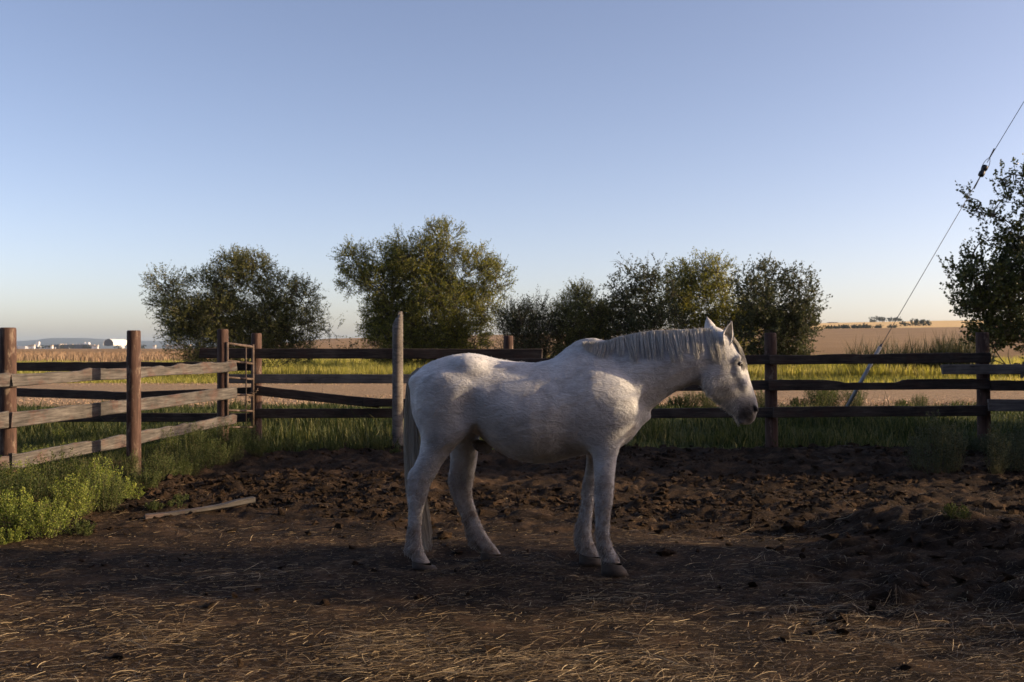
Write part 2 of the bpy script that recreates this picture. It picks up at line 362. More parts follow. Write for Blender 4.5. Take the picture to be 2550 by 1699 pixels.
# straw --------------------------------------------------------------
def ribbons(P0, dirs, length, width, curl, up, segs=3, rs=None, zfun=None):
    """flat thin blades lying along dirs; returns V,Q"""
    n = len(P0); t = np.linspace(0, 1, segs + 1)
    side = np.stack([-dirs[:, 1], dirs[:, 0], np.zeros(n)], -1)
    pts = P0[:, None] + dirs[:, None] * (length[:, None] * t)[..., None] + side[:, None] * (curl[:, None] * length[:, None] * t**2)[..., None]
    if zfun is not None: pts[..., 2] = zfun(pts[..., 0], pts[..., 1]) + .004
    pts[..., 2] += (up[:, None] * np.sin(np.pi * t * .8)[None]) + P0[:, None, 2] * (zfun is not None)
    tilt = rs.uniform(-.8, .8, n)
    wv = (side * np.cos(tilt)[:, None] + np.array([0, 0, 1]) * np.sin(tilt)[:, None]) * width[:, None]
    V = np.stack([pts - wv[:, None] * .5, pts + wv[:, None] * .5], 2).reshape(-1, 3)
    m = (segs + 1) * 2; b = (np.arange(n) * m)[:, None]; s = np.arange(segs)[None] * 2
    Q = np.stack([b + s, b + s + 1, b + s + 3, b + s + 2], -1).reshape(-1, 4)
    return V, Q, np.repeat(rs.random(n), m)
def build_straw():
    rs = np.random.default_rng(5); n = 120000
    y = 3.9 + 7.0 * rs.random(n)**1.25; x = (rs.random(n) * 2 - 1) * (y * .53 + .4)
    dens = (1 - sstep(5.2, 6.6, y + .9 * fbm(x * .6, y * .6, 2, 50))) * (1 - .72 * sstep(.9, 2.6, x + .8 * fbm(x, y, 2, 54))) + .05 * (y < 10) + .07 * (y < 8)
    dens = dens * (.25 + 1.5 * sstep(.4, .7, vnoise(x * 1.7, y * 2.2, 51)))
    k = (rs.random(n) < dens * .6) & (x > fence_x(y) + .5)
    x, y = x[k], y[k]; n = len(x)
    ang = rs.normal(.15, .55, n) + np.where(rs.random(n) < .2, 1.2, 0) + np.where(rs.random(n) < .5, np.pi, 0)
    d = np.stack([np.cos(ang), np.sin(ang), 0 * ang], -1)
    L = rs.uniform(.03, .26, n) * rs.random(n)**1.2 + .012; wd = rs.uniform(.001, .0028, n)
    P0 = np.stack([x, y, rs.random(n)**2 * .012], -1)
    V, Q, a = ribbons(P0, d, L, wd, rs.normal(0, .10, n), rs.exponential(.006, n) * np.minimum(1, L / .12), 3, rs, dirt_h)
    me = mesh_np('straw', V, Q); add_attr(me, 'rnd', a)
    MST = 0
    M['straw'] = leafmat('straw', [(0, (.05, .036, .022)), (.45, (.15, .105, .058)), (.8, (.31, .225, .12)), (1, (.6, .48, .29))], .1, .55)
    o = obj('straw_litter', me, M['straw'], kind='stuff')
    n = 70000; y = 3.9 + 6.5 * rs.random(n)**1.1; x = (rs.random(n) * 2 - 1) * (y * .53 + .4)
    k = (rs.random(n) < (.25 + .75 * vnoise(x * 1.1, y * 1.6, 57)) * (1 - .6 * rough_mask(x, y))) & (x > fence_x(y) + .5); x, y = x[k], y[k]; n = len(x)
    ang = rs.normal(.1, .7, n); d = np.stack([np.cos(ang), np.sin(ang), 0 * ang], -1)
    V, Q, a = ribbons(np.stack([x, y, rs.random(n) * .003], -1), d, rs.uniform(.006, .045, n), rs.uniform(.0012, .004, n), rs.normal(0, .2, n), rs.exponential(.002, n), 1, rs, dirt_h)
    me = mesh_np('chaff', V, Q); add_attr(me, 'rnd', a * .85); oc = obj('chaff', me, M['straw'], kind='stuff'); tag(oc, 'fine trodden chaff and broken straw bits mixed into the dirt', 'chaff'); tag(o, 'dry golden straw and hay litter strewn over the corral floor', 'straw')
build_straw()

# ------------------------------------------------------------------ grass
def blades(name, x, y, z, h, wd, lean, rs, mat, label, cat='grass', kind='stuff', parent=None):
    n = len(x); a = rs.uniform(0, 2 * np.pi, n); la = rs.uniform(0, 2 * np.pi, n)
    s = np.stack([np.cos(a), np.sin(a), 0 * a], -1) * wd[:, None] * .5
    ld = np.stack([np.cos(la), np.sin(la), 0 * la], -1) * (lean * h)[:, None]
    p = np.stack([x, y, z - .02], -1); up = np.array([0, 0, 1.0])
    v0 = p - s; v1 = p + s; q = p + up * (h * .55)[:, None] + ld * .3
    v2 = q - s * .75; v3 = q + s * .75; v4 = p + up * (h * (1 - .25 * lean))[:, None] + ld
    V = np.stack([v0, v1, v2, v3, v4], 1).reshape(-1, 3); b = np.arange(n) * 5
    me = mesh_np(name, V, np.stack([b, b + 1, b + 3, b + 2], -1), np.stack([b + 2, b + 3, b + 4], -1))
    add_attr(me, 'rnd', np.repeat(rs.random(n) * .6 + .4 * np.clip(.5 + 1.2 * fbm(x * .5, y * .35, 3, 91), 0, 1), 5))
    o = obj(name, me, mat, parent, kind)
    if label: tag(o, label, cat)
    return o
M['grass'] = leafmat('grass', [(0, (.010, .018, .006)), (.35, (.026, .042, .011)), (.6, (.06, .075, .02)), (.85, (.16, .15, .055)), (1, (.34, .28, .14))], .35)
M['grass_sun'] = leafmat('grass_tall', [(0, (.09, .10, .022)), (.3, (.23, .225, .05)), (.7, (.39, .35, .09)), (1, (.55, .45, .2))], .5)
def grasses():
    rs = np.random.default_rng(11)
    # under and behind the back fence
    n = 120000; y = 13.0 + 12.5 * rs.random(n)**1.3; x = (rs.random(n) * 2 - 1) * (y * .53 + 1)
    edge = 13.9 + 1.2 * fbm(x * .6, y * .2, 3, 21) - .7 * sstep(-1, -3.5, x)
    k = (y > edge) & (rs.random(n) < .15 + .85 * sstep(.25, .7, vnoise(x * 1.3, y * 1.1, 61))); x, y = x[k], y[k]
    h = rs.uniform(.07, .42, len(x)) * (.25 + 1.2 * vnoise(x * .9, y * .9, 62)**1.3) * np.where(rs.random(len(x)) < .04, 1.7, 1) * (1 - .5 * sstep(18, 25, y)); wd = rs.uniform(.006, .014, len(x)) * (1 + y / 30)
    blades('fence_line_grass', x, y, terrain(x, y), h, wd, rs.uniform(.1, .7, len(x)), rs, M['grass'], 'rough green grass growing along the back rail fence')
    # left of the side fence
    n = 26000; y = 6.5 + 8.5 * rs.random(n); x = fence_x(y) + .45 - 4.5 * rs.random(n)
    k = x > -(y * .53 + .6); x, y = x[k], y[k]
    blades('paddock_grass', x, y, terrain(x, y), rs.uniform(.1, .4, len(x)), rs.uniform(.005, .011, len(x)), rs.uniform(.1, .7, len(x)), rs, M['grass'], 'green and dry grass behind the side fence')
    # short verge and tall sunlit grass beyond the track
    n = 22000; y = 38.5 + 8 * rs.random(n); x = (rs.random(n) * 2 - 1) * (y * .54)
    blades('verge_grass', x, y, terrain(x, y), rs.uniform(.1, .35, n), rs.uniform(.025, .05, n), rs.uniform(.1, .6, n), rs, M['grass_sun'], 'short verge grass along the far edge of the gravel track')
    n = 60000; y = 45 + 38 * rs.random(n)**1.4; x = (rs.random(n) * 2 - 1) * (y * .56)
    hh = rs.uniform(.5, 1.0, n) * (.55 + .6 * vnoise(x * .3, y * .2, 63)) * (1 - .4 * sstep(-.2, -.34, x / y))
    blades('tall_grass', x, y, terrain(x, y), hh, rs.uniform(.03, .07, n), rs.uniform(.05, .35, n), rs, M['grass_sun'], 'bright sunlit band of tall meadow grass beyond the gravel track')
grasses()

# dry field edge on the left, cattail reeds on the right
def reeds():
    rs = np.random.default_rng(12); n = 1700
    u = rs.choice([0, 1], n, p=[.45, .55]); uu = np.where(u, rs.normal(2370, 70, n), rs.uniform(2110, 2450, n)); y = rs.uniform(47, 50, n)
    x = (uu - CU) / F * y; k = uu < 2470; x, y, uu = x[k], y[k], uu[k]
    h = rs.uniform(1.2, 1.95, len(x)) * (1 + .3 * rs.random(len(x))**3) + .25 * (uu > 2330)
    m = leafmat('reed', [(0, (.02, .026, .01)), (.6, (.05, .055, .02)), (1, (.1, .085, .04))], .2)
    blades('cattail_reeds', x, y, terrain(x, y), h, rs.uniform(.03, .055, len(x)), rs.uniform(.05, .4, len(x)), rs, m, 'dark upright cattail reeds standing beside the guy wire', 'reeds')
    n = 26000; y = 24.8 + 15 * rs.random(n)**1.2; x = (rs.random(n) * 2 - 1) * (y * .54)
    m3 = leafmat('track_litter', [(0, (.22, .145, .09)), (.5, (.42, .29, .19)), (1, (.6, .44, .3))], .2)
    blades('track_litter', x, y, x * 0 + .06, rs.uniform(.015, .07, n), rs.uniform(.015, .05, n), rs.uniform(.2, 1.2, n), rs, m3, 'coarse gravel and dry litter covering the farm track', 'gravel')
    n = 9000; y = 84 + 60 * rs.random(n); x = (rs.uniform(-60, 900, n) - CU) / F * y
    m2 = leafmat('dry_stalk', [(0, (.18, .12, .07)), (.6, (.3, .2, .12)), (1, (.4, .29, .17))], .2)
    blades('dry_field_edge', x, y, terrain(x, y), rs.uniform(.4, 1.1, n), rs.uniform(.05, .12, n), rs.uniform(.05, .5, n), rs, m2, 'dry tan weeds along the edge of the stubble field', 'dry weeds')
reeds()

# ------------------------------------------------------------------ fences
def board(name, p0, p1, hgt, thick, mat, parent, seed, waney=0.0, notch=None, bow=0.0, ends=True):
    """a plank from p0 to p1 (centre line), local x along its length"""
    p0 = Vector(p0); p1 = Vector(p1); d = p1 - p0; L = d.length; n = max(10, int(L / .08)); rs = np.random.default_rng(seed)
    t = np.linspace(0, 1, n + 1)
    top = hgt / 2 + waney * (fbm(t * L * 2.2, t * 0 + seed, 3, seed) * 1.1 + .6 * np.maximum(0, vnoise(t * L * 5, t * 0, seed + 5) - .62) * 2)
    bot = -hgt / 2 + waney * .6 * fbm(t * L * 1.6, t * 0 + 3, 3, seed + 2)
    if notch is not None:
        for a, b, dep in notch: top -= dep * sstep(a - .012, a + .012, t) * (1 - sstep(b - .015, b + .015, t))
    zc = bow * np.sin(np.pi * t); yo = .004 * fbm(t * L * 1.3, t * 0 + 8, 2, seed + 9)
    b_ = min(.008, thick * .25); x = (t - .5) * L
    prof = [(-thick / 2, bot + b_), (-thick / 2 + b_, bot), (thick / 2 - b_, bot), (thick / 2, bot + b_), (thick / 2, top - b_), (thick / 2 - b_, top), (-thick / 2 + b_, top), (-thick / 2, top - b_)]
    V = np.stack([np.stack([x, np.full(n + 1, yy) + yo, zz + zc], -1) for yy, zz in prof], 1)
    if ends:
        V[0, :, 0] += rs.uniform(-.02, .015, 8); V[-1, :, 0] += rs.uniform(-.015, .02, 8)
    m = 8; i = np.arange(n)[:, None] * m; j = np.arange(m)[None]; k = (j + 1) % m
    Q = np.stack([i + j, i + m + j, i + m + k, i + k], -1).reshape(-1, 4)
    V = V.reshape(-1, 3); T = [(0, q + 1, q) if False else (0, q, q + 1) for q in range(1, 7)] + [(n * m, n * m + q + 1, n * m + q) for q in range(1, 7)]
    me = mesh_np(name, V, Q, T, smooth=False)
    o = obj(name, me, mat, parent)
    ex = d.normalized(); ez = Vector((0, 0, 1)); ey = ez.cross(ex).normalized(); ez = ex.cross(ey)
    mw = Matrix((ex, ey, ez)).transposed().to_4x4(); mw.translation = (p0 + p1) / 2
    o.matrix_local = (parent.matrix_world.inverted() if parent else Matrix()) @ mw
    return o
def post(x, y, h, r, mat, parent, seed, lean=(0, 0), ragged=0.0, z0=None):
    rs = np.random.default_rng(seed); n = 20; zs = np.concatenate([[-.25], np.linspace(0, h - .02, 9), [h - .005, h, h]])
    V = []
    for q, z in enumerate(zs):
        rr = r * (1.04 - .06 * max(z, 0) / h)
        if q == len(zs) - 2: rr *= .86
        if q == len(zs) - 3: rr *= .96
        if q == len(zs) - 1: rr *= .05
        th = np.arange(n) / n * 2 * np.pi; k = 1 + .05 * fbm(np.cos(th) * 1.5 + seed, np.sin(th) * 1.5 + z * .7, 2, seed)
        zz = np.full(n, z, float)
        if ragged and q >= len(zs) - 4: zz = zz + ragged * (rs.random(n) - .7) * (1 if q > len(zs) - 4 else .4) + ragged * .8 * np.cos(th)
        V.append(np.stack([np.cos(th) * rr * k + lean[0] * z, np.sin(th) * rr * k + lean[1] * z, zz], -1))
    V = np.concatenate(V); m = len(zs); i = np.arange(m - 1)[:, None] * n; j = np.arange(n)[None]; k = (j + 1) % n
    Q = np.stack([i + j, i + k, i + n + k, i + n + j], -1).reshape(-1, 4)
    o = obj('post', mesh_np('post', V, Q), mat, parent); o.location = Vector((x, y, -.02 if z0 is None else z0)) - parent.location; return o

bpy.context.view_layer.update()
# side fence on the left
sf = thing('side_fence', 'side rail fence of reddish brown posts and waney weathered grey planks beside yellow weeds', 'fence', (-5.09, 10.05, 0)); bpy.context.view_layer.update()
ptop = [816, 823, 820]; prad = [.079, .076, .078]
for k, ((u, D), vt) in enumerate(zip(POST_L, ptop)):
    top = P(u, vt, D); post(top.x, D, top.z + .02, prad[k], M['post'], sf, 20 + k, (0, 0))
# post line extended one bay to the left, out of frame
dirx = (POST_L[1][1] - POST_L[0][1]); x0 = (20 - CU) / F * 10.05
post(x0 - .58, 7.6, 1.66, .078, M['post'], sf, 27)
def srail(v0, v1, u1, D1, seed, vl=None):
    """rail on the corral side of the side fence, from (0,v0) to (u1,v1)"""
    off = Vector((.105, -.02, 0))
    a = P(20, v0, 10.05) + off; b = P(u1, v1, D1) + off * .9
    return a, b
cx = [(946, 913, .138, 31), (1044, 978, .152, 32), (1149, 1043, .138, 33)]
for v0, v1, hg, sdd in cx:
    a, b = srail(v0, v1, 568, 14.28, sdd); d = (b - a).normalized()
    aa = a - d * .10; board('rail', aa, b + d * .03, hg, .045, M['rail_grey'], sf, sdd, .05 if sdd != 32 else .022)
    a2 = a - d * .135 + Vector((0, 0, .006)); c2 = a2 - Vector((d.x * 1.15, d.y, d.z * .6)) * 2.6
    board('rail', c2, a2, hg, .045, M['rail_grey'], sf, sdd + 10, .02)

# back fence ---------------------------------------------------------
bf = thing('back_fence', 'long dark weathered rail fence with round posts running behind the white horse', 'fence', (0, 14.7, 0)); bpy.context.view_layer.update()
def bpost(u, D, vt, r, seed, mat=None, lean=(0, 0), rag=0, label=None):
    top = P(u, vt, D); o = post(top.x, D, top.z + .02, r, mat or M['post'], bf, seed, lean, rag)
    if label: o['label'] = label
    return o
bpost(638.5, 14.9, 830, .078, 51)
bpost(1266, 14.75, 836, .072, 52)
bpost(1922, 13.95, 829, .084, 53, lean=(-.012, 0))
bpost(2452, 13.95, 828, .088, 54, lean=(-.02, 0))
bpost(2880, 13.9, 832, .085, 58)
bpost(-130, 15.6, 850, .078, 59)
bpost(990.5, 14.42, 791, .078, 55, M['post_old'], (0, 0), .10, 'taller weathered grey split post with a ragged top')
def brail(u0, v0, u1, v1, D0, D1, hpx, seed, mat='rail_dark', waney=.012, notch=None, thick=.045, bow=0):
    a = P(u0, v0, D0); b = P(u1, v1, D1); hg = hpx * (D0 + D1) / 2 / F
    return board('rail', a, b, hg, thick, M[mat], bf, seed, waney, notch, bow)
brail(497, 880, 1350, 882, 14.78, 14.64, 25, 61)
brail(565, 943.5, 1300, 944, 14.78, 14.64, 23, 62, 'rail_pale', .005)
brail(630, 972, 945, 1005, 14.76, 14.70, 23, 63)
brail(905, 1003, 1300, 1004, 14.66, 14.60, 20, 64)
brail(625, 1030, 1300, 1028, 14.78, 14.66, 24, 65)
# left-hand bay of the back fence
brail(-150, 914, 645, 912, 15.4, 15.02, 22, 66, waney=.02)
brail(-150, 970, 340, 988, 15.4, 15.08, 21, 67)
brail(290, 989, 645, 974, 15.02, 14.99, 21, 68)
brail(-150, 1040, 645, 1040, 15.4, 15.02, 22, 69)
# right-hand bays
brail(1255, 905, 1925, 896, 14.62, 13.83, 23, 70)
brail(1918, 897, 2464, 891, 13.80, 13.80, 24, 71, waney=.02)
brail(1250, 968, 1925, 959, 14.62, 13.83, 24, 72)
brail(1915, 960, 2462, 956.5, 13.80, 13.80, 26, 73, waney=.018, notch=[(.29, .335, .015), (.335, .60, .04)])
brail(1250, 1033, 1930, 1027, 14.62, 13.83, 24, 74)
brail(1925, 1027, 2452, 1023, 13.80, 13.80, 26, 75)
brail(2346, 920, 2900, 920, 13.72, 13.70, 24, 76, 'rail_pale', .008)
brail(2466, 960, 2900, 961, 13.80, 13.80, 26, 77)
brail(2461, 1009, 2900, 1012, 13.72, 13.70, 30, 78, 'rail_pale', .008)

# gate ---------------------------------------------------------------
ga = P(566, 1075, 14.15); gb = P(630, 1075, 14.72)
gt = thing('pipe_gate', 'narrow rusty tubular metal gate hung between two brown posts', 'gate', (ga.x, ga.y, 0)); bpy.context.view_layer.update()
def gz(u, v, D): return EYE + (HZ - v) / F * D
def gpipe(name, pts, r, mat=M['rust'], parent=gt, n=10, under=None):
    V, Q, T = tube_vq(pts, r, n); o = obj(name, mesh_np(name, V, Q, T), mat, parent); o.matrix_parent_inverse = parent.matrix_world.inverted()
    if under is not None: o.parent = under; o.matrix_parent_inverse = Matrix()
    return o
for vl, vr in [(855, 864), (898, 906), (940, 944.5), (981, 985), (1022, 1024), (1064.5, 1064)]:
    gpipe('bar', [(ga.x, ga.y, gz(0, vl, 14.15)), (gb.x, gb.y, gz(0, vr, 14.72))], .019 if vl < 860 else .016)
gpipe('upright', [(gb.x, gb.y, gz(0, 858, 14.72)), (gb.x, gb.y, gz(0, 1068, 14.72))], .02)
gpipe('upright', [(ga.x, ga.y, gz(0, 852, 14.15)), (ga.x, ga.y, gz(0, 1068, 14.15))], .02)
gm = ga.lerp(gb, .72); gpipe('brace_rod', [(gm.x, gm.y, gz(0, 861, 14.5)), (gm.x, gm.y, gz(0, 1064, 14.5))], .009)
# latch chain: torus links round the upright
chain = thing('latch_chain', 'short rusty chain looped round the gate end and the post', 'chain', (gb.x, gb.y, gz(0, 975, 14.72))); bpy.context.view_layer.update()
def torus(R0, r0, n=10, m=6):
    a = np.arange(n) / n * 2 * np.pi; b = np.arange(m) / m * 2 * np.pi
    A, B = np.meshgrid(a, b, indexing='ij'); V = np.stack([(R0 + r0 * np.cos(B)) * np.cos(A) * 1.4, (R0 + r0 * np.cos(B)) * np.sin(A), r0 * np.sin(B)], -1).reshape(-1, 3)
    i = np.arange(n)[:, None]; j = np.arange(m)[None]
    Q = np.stack([i * m + j, ((i + 1) % n) * m + j, ((i + 1) % n) * m + (j + 1) % m, i * m + (j + 1) % m], -1).reshape(-1, 4); return V, Q
lk = None
for k in range(11):
    t = k / 10; a = -2.6 + 5.2 * t
    p = (.075 * math.cos(a) - .005, .05 * math.sin(a) + .01, .03 - .14 * abs(t - .5) * 2 * .6 - (.1 * (t - .8) / .2 if t > .8 else 0))
    if lk is None: lk = obj('chain_link', mesh_np('chain_link', *torus(.016, .006)), M['rust'], chain); o = lk
    else: o = lk.copy(); COL.objects.link(o)
    o.location = p; o.rotation_euler = ((k % 2) * 1.5, .5 - t, a + 1.57)

# plank lying on the ground -------------------------------------------
pa = P(362, 1306, 8.45); pb = P(632, 1268, 9.0)
pk = board('broken_plank', (pa.x, pa.y, float(dirt_h(pa.x, pa.y)) + .035), (pb.x, pb.y, float(dirt_h(pb.x, pb.y)) + .055), .042, .085, M['rail_grey'], None, 91, .035, bow=-.012)
tag(pk, 'weathered grey broken plank lying on the dirt by the weeds', 'plank')

# guy wire -------------------------------------------------------------
gw = thing('guy_wire', 'thin steel guy wire with black strain insulator and grey tube guard behind the fence', 'guy wire', (P(2085, 1056, 18.8).x, 18.8, 0)); bpy.context.view_layer.update()
def gp(u, v): return P(u, v, 18.8)
gpipe('wire', [gp(2085, 1058), gp(2190, 868), gp(2444, 434)], .006, M['wire'], gw, 6)
topz = 9.2; e0 = gp(2452, 416); e1 = gp(2550, 254); dd = (e1 - e0).normalized(); polex = e0 + dd * ((topz - e0.z) / dd.z)
gpipe('wire', [gp(2458, 405), polex], .006, M['wire'], gw, 6)
tg = gpipe('tube_guard', [gp(2108, 1016), gp(2192, 864)], .035, M['galv'], gw, 12)
gpipe('guard_collar', [gp(2190, 868), gp(2196, 857)], .022, M['wire'], gw, 10, tg)
gpipe('anchor_rod', [gp(2080, 1067), gp(2112, 1009)], .012, M['wire'], gw, 8)
c = (gp(2441, 440) + gp(2455, 412)) / 2; ax = (gp(2455, 412) - gp(2441, 440)).normalized(); L = (gp(2455, 412) - gp(2441, 440)).length
pts = [c + ax * L * s for s in (-.5, -.46, -.36, -.1, -.06, .06, .1, .36, .46, .5)]
ins = gpipe('strain_insulator', pts, [.028, .048, .056, .056, .048, .048, .056, .056, .048, .028], M['black'], gw, 14)
pr = ax.cross(Vector((0, 1, 0))).normalized()
gpipe('wire_loop', spline([c + ax * L * .2 + pr * .058, c + ax * L * .75 + pr * .05, c + ax * L * 1.25], 8), .006, M['wire'], gw, 6, ins)
gpipe('wire_loop', spline([c + ax * L * .2 - pr * .058, c + ax * L * .75 - pr * .05, c + ax * L * 1.25], 8), .006, M['wire'], gw, 6, ins)
gpipe('wire_clamp', [c + ax * L * 1.2, c + ax * L * 2.0], .011, M['wire'], gw, 6)
gpipe('wire_clamp', [c - ax * L * .5, c - ax * L * 1.6], .010, M['wire'], gw, 6)
up_ = thing('utility_pole', 'tall wooden utility pole holding the guy wire', 'utility pole', (polex.x + .12, 18.8, 0)); bpy.context.view_layer.update()
V, Q, T = tube_vq([(0, 0, -.3), (0, 0, 5), (0, 0, 9.8)], [.15, .13, .11], 14); obj('pole', mesh_np('pole', V, Q, T), M['bark'], up_)
board('crossarm', (polex.x - .9, 18.65, 9.3), (polex.x + 1.1, 18.65, 9.3), .11, .09, M['rail_grey'], up_, 95)

# unseen barn added behind the camera to shut off the southern sky from the corral
def barn():
    b = thing('sky_blocker_barn', 'unseen dark gambrel barn added behind the camera to block sky light', 'barn', (0, -2.2, 0)); W = 22.0
    prof = [(0, -.2), (0, 4.8), (-.6, 4.9), (-2.6, 9.2), (-7, 12.0), (-11.4, 9.2), (-13.4, 4.9), (-14, 4.8), (-14, -.2)]
    for sx_ in (-1, 1):
        V = np.array([(sx_ * W, y, z) for y, z in prof] + [(sx_ * W, -7, 2)]); obj('blocker_gable', mesh_np('blocker_gable', V, None, [(9, k, k + 1) for k in range(8)], False), M['rail_dark'], b)
    for k in range(44):
        m = MB(); m.add(*box_vq(-W + k + .01, -W + k + .99, -.06 + .01 * (k % 3), 0 + .01 * (k % 2), -.2, 4.85)); obj('blocker_plank', m.mesh('blocker_plank', False), M['rail_dark'], b)
    m = MB(); m.add(*box_vq(-W, W, -14, -13.9, -.2, 4.85)); obj('blocker_rear', m.mesh('blocker_rear', False), M['rail_dark'], b)
    for (y0, z0), (y1, z1) in zip([(.5, 4.6), (-2.6, 9.2), (-7, 12.0), (-11.4, 9.2)], [(-2.6, 9.2), (-7, 12.0), (-11.4, 9.2), (-14.5, 4.6)]):
        V = [(-W - .5, y0, z0), (W + .5, y0, z0), (W + .5, y1, z1), (-W - .5, y1, z1)]; V = V + [(a, y, z + .12) for a, y, z in V]
        obj('roof', mesh_np('roof', V, [(0, 3, 2, 1), (4, 5, 6, 7), (0, 1, 5, 4), (1, 2, 6, 5), (2, 3, 7, 6), (3, 0, 4, 7)], None, False), M['rail_dark'], b)
barn()
# ------------------------------------------------------------------ trees
def leaf_cloud(cl, rs, leaf, k, trunk_mb, fill=1.0, twig_len=(.25, .6), gap=.42, up=.35, droop=0.0):
    """cl: list of (centre, (rx,ry,rz), dens). returns V,Q,rnd"""
    Vs, Rn = [], []
    for ci, (c, r, dn) in enumerate(cl):
        r = np.array(r); area = np.pi * r[0] * r[2]; nt_ = max(4, int(area / (leaf[0] * leaf[1]) * k * 2.0 * dn / 9))
        d = rs.standard_normal((nt_, 3)); d /= np.linalg.norm(d, axis=1)[:, None]
        rad = rs.random(nt_)**.42
        p = np.array(c) + d * r * rad[:, None]
        nz = vnoise(p[:, 0] / (r[0] * .42) + ci * 7.7, p[:, 2] / (r[2] * .42) + p[:, 1] * .5 / r[1], 31 + ci % 5)
        keep = rs.random(nt_) < sstep(gap - .22, gap + .15, nz) * .95 + .05
        p, d = p[keep], d[keep]; m = len(p)
        if not m: continue
        dr = d + rs.normal(0, .55, (m, 3)) + np.array([0, 0, up]); dr /= np.linalg.norm(dr, axis=1)[:, None]
        L = rs.uniform(*twig_len, m)
        if trunk_mb is not None:
            sd_ = np.cross(dr, rs.standard_normal((m, 3))); sd_ /= np.linalg.norm(sd_, axis=1)[:, None] + 1e-9
            a = p - dr * L[:, None] * .5; b = p + dr * L[:, None] * .95; ww = .012 * leaf[0] / .11
            VV = np.stack([a - sd_ * ww, a + sd_ * ww, b + sd_ * ww * .3, b - sd_ * ww * .3], 1).reshape(-1, 3)
            trunk_mb.add(VV, np.arange(m * 4).reshape(-1, 4))
        nl = 9; t = np.linspace(.0, 1.05, nl)
        q = p[:, None] + dr[:, None] * (L[:, None] * t)[..., None]; q = q.reshape(-1, 3); n = len(q)
        q += rs.normal(0, .035 * leaf[0] / .11, (n, 3)); q[:, 2] -= droop * np.tile(t**2, m) * np.repeat(L, nl)
        ax = np.repeat(dr, nl, 0) * .7 + rs.normal(0, .6, (n, 3)); ax /= np.linalg.norm(ax, axis=1)[:, None]
        sd_ = np.cross(ax, rs.standard_normal((n, 3))); sd_ /= np.linalg.norm(sd_, axis=1)[:, None] + 1e-9
        l = rs.uniform(.7, 1.25, n)[:, None] * leaf[0]; w_ = rs.uniform(.7, 1.25, n)[:, None] * leaf[1]
        V = np.stack([q - ax * l * .5, q + sd_ * w_ * .5, q + ax * l * .5, q - sd_ * w_ * .5], 1).reshape(-1, 3)
        Vs.append(V); Rn.append(np.repeat(np.clip(.75 * rs.random(n) + .25 * rs.random(), 0, 1), 4))
    V = np.concatenate(Vs); return V, np.arange(len(V)).reshape(-1, 4), np.concatenate(Rn)
def make_tree(name, label, cat, base, cl, leaf, mat, seed, k=3.2, stems=5, r0=.09, group=None, gap=.38, twig_len=(.25, .6), up=.35, spread=.35, bark=None, subs=3, droop=0):
    rs = np.random.default_rng(seed); root = thing(name, label, cat, base, 0, group); b = np.array(base)
    cl = [(np.array(c) - b, r, d) for c, r, d in cl]
    mb = MB(); H = max(c[2] for c, r, d in cl)
    bases = [np.array([rs.normal(0, spread), rs.normal(0, spread), -.15]) for _ in range(stems)]
    for ci, (c, r, d) in enumerate(cl):
        par = None; best = .55 * np.linalg.norm(c)
        for cj, rj, dj in cl:
            dd_ = np.linalg.norm(c - cj)
            if cj[2] < c[2] - .15 and dd_ < best and dd_ > .2: best = dd_; par = cj
        if par is not None:
            s = par; mid = s * .5 + c * .5 + rs.normal(0, .12, 3); pts = spline([s, mid, c], 10); rr = np.linspace(r0 * .4, r0 * .12, 10)
        else:
            s = bases[int(np.argmin([np.hypot(q[0] - c[0] * .25, q[1] - c[1] * .25) + rs.random() * .3 for q in bases]))]
            mid = s * .45 + c * .55 + np.array([rs.normal(0, .15), rs.normal(0, .15), -.1 * H * rs.random()]); mid[2] = max(mid[2], .3)
            pts = spline([s, s * .8 + mid * .2 + [0, 0, min(.18 * H, c[2] * .4)], mid, c], 10); rr = np.linspace(r0, r0 * .3, 10) * rs.uniform(.5, .9)
        V, Q, T = tube_vq(pts, rr, 6, False); mb.add(V, Q)
        for _ in range(subs):
            e = c + rs.normal(0, .55, 3) * np.array(r); st = pts[rs.integers(5, 10)]
            V, Q, T = tube_vq(spline([st, (st + e) / 2 + rs.normal(0, .08, 3), e], 5), np.linspace(r0 * .25, r0 * .06, 5), 4, False); mb.add(V, Q)
    V, Q, rn = leaf_cloud(cl, rs, leaf, k, mb, gap=gap, twig_len=twig_len, up=up, droop=droop)
    me = mesh_np('crown', V, Q, smooth=False); add_attr(me, 'rnd', rn); obj('crown', me, mat, root)
    obj('trunk', mb.mesh('trunk'), bark or M['bark'], root)
    return root
def pxcl(L, D, seed, deep=1.0):
    rs = np.random.default_rng(seed); out = []
    bu = np.mean([q[0] for q in L]); L = list(L)
    if min(q[1] for q in L) < 800 and D > 45: L = L + [(q[0] * .8 + bu * .2, min(q[1] + 75, 893), q[2] * .95, q[3], (q[4] if len(q) > 4 else 1) * .9) for q in L if q[1] > (700 if D > 45 else 640) and q[1] < 850 and (len(q) < 5 or q[4] > .3)]
    for q in L:
        u, v, ru, rv = q[:4]; d = q[4] if len(q) > 4 else 1.0; s = D / F
        c = P(u, v, D); c.y += rs.uniform(-1, 1) * ru * s * .8 * deep
        out.append((np.array(c), (ru * s, (ru + rv) * .5 * s * 1.15, rv * s), d))
    return out
M['willow'] = leafmat('willow_leaf', [(0, (.035, .045, .015)), (.4, (.095, .105, .032)), (.8, (.2, .19, .06)), (1, (.3, .26, .1))], .45)
M['willow_b'] = leafmat('willow_leaf_bright', [(0, (.05, .065, .015)), (.4, (.14, .15, .032)), (.8, (.26, .245, .055)), (1, (.36, .31, .09))], .5)
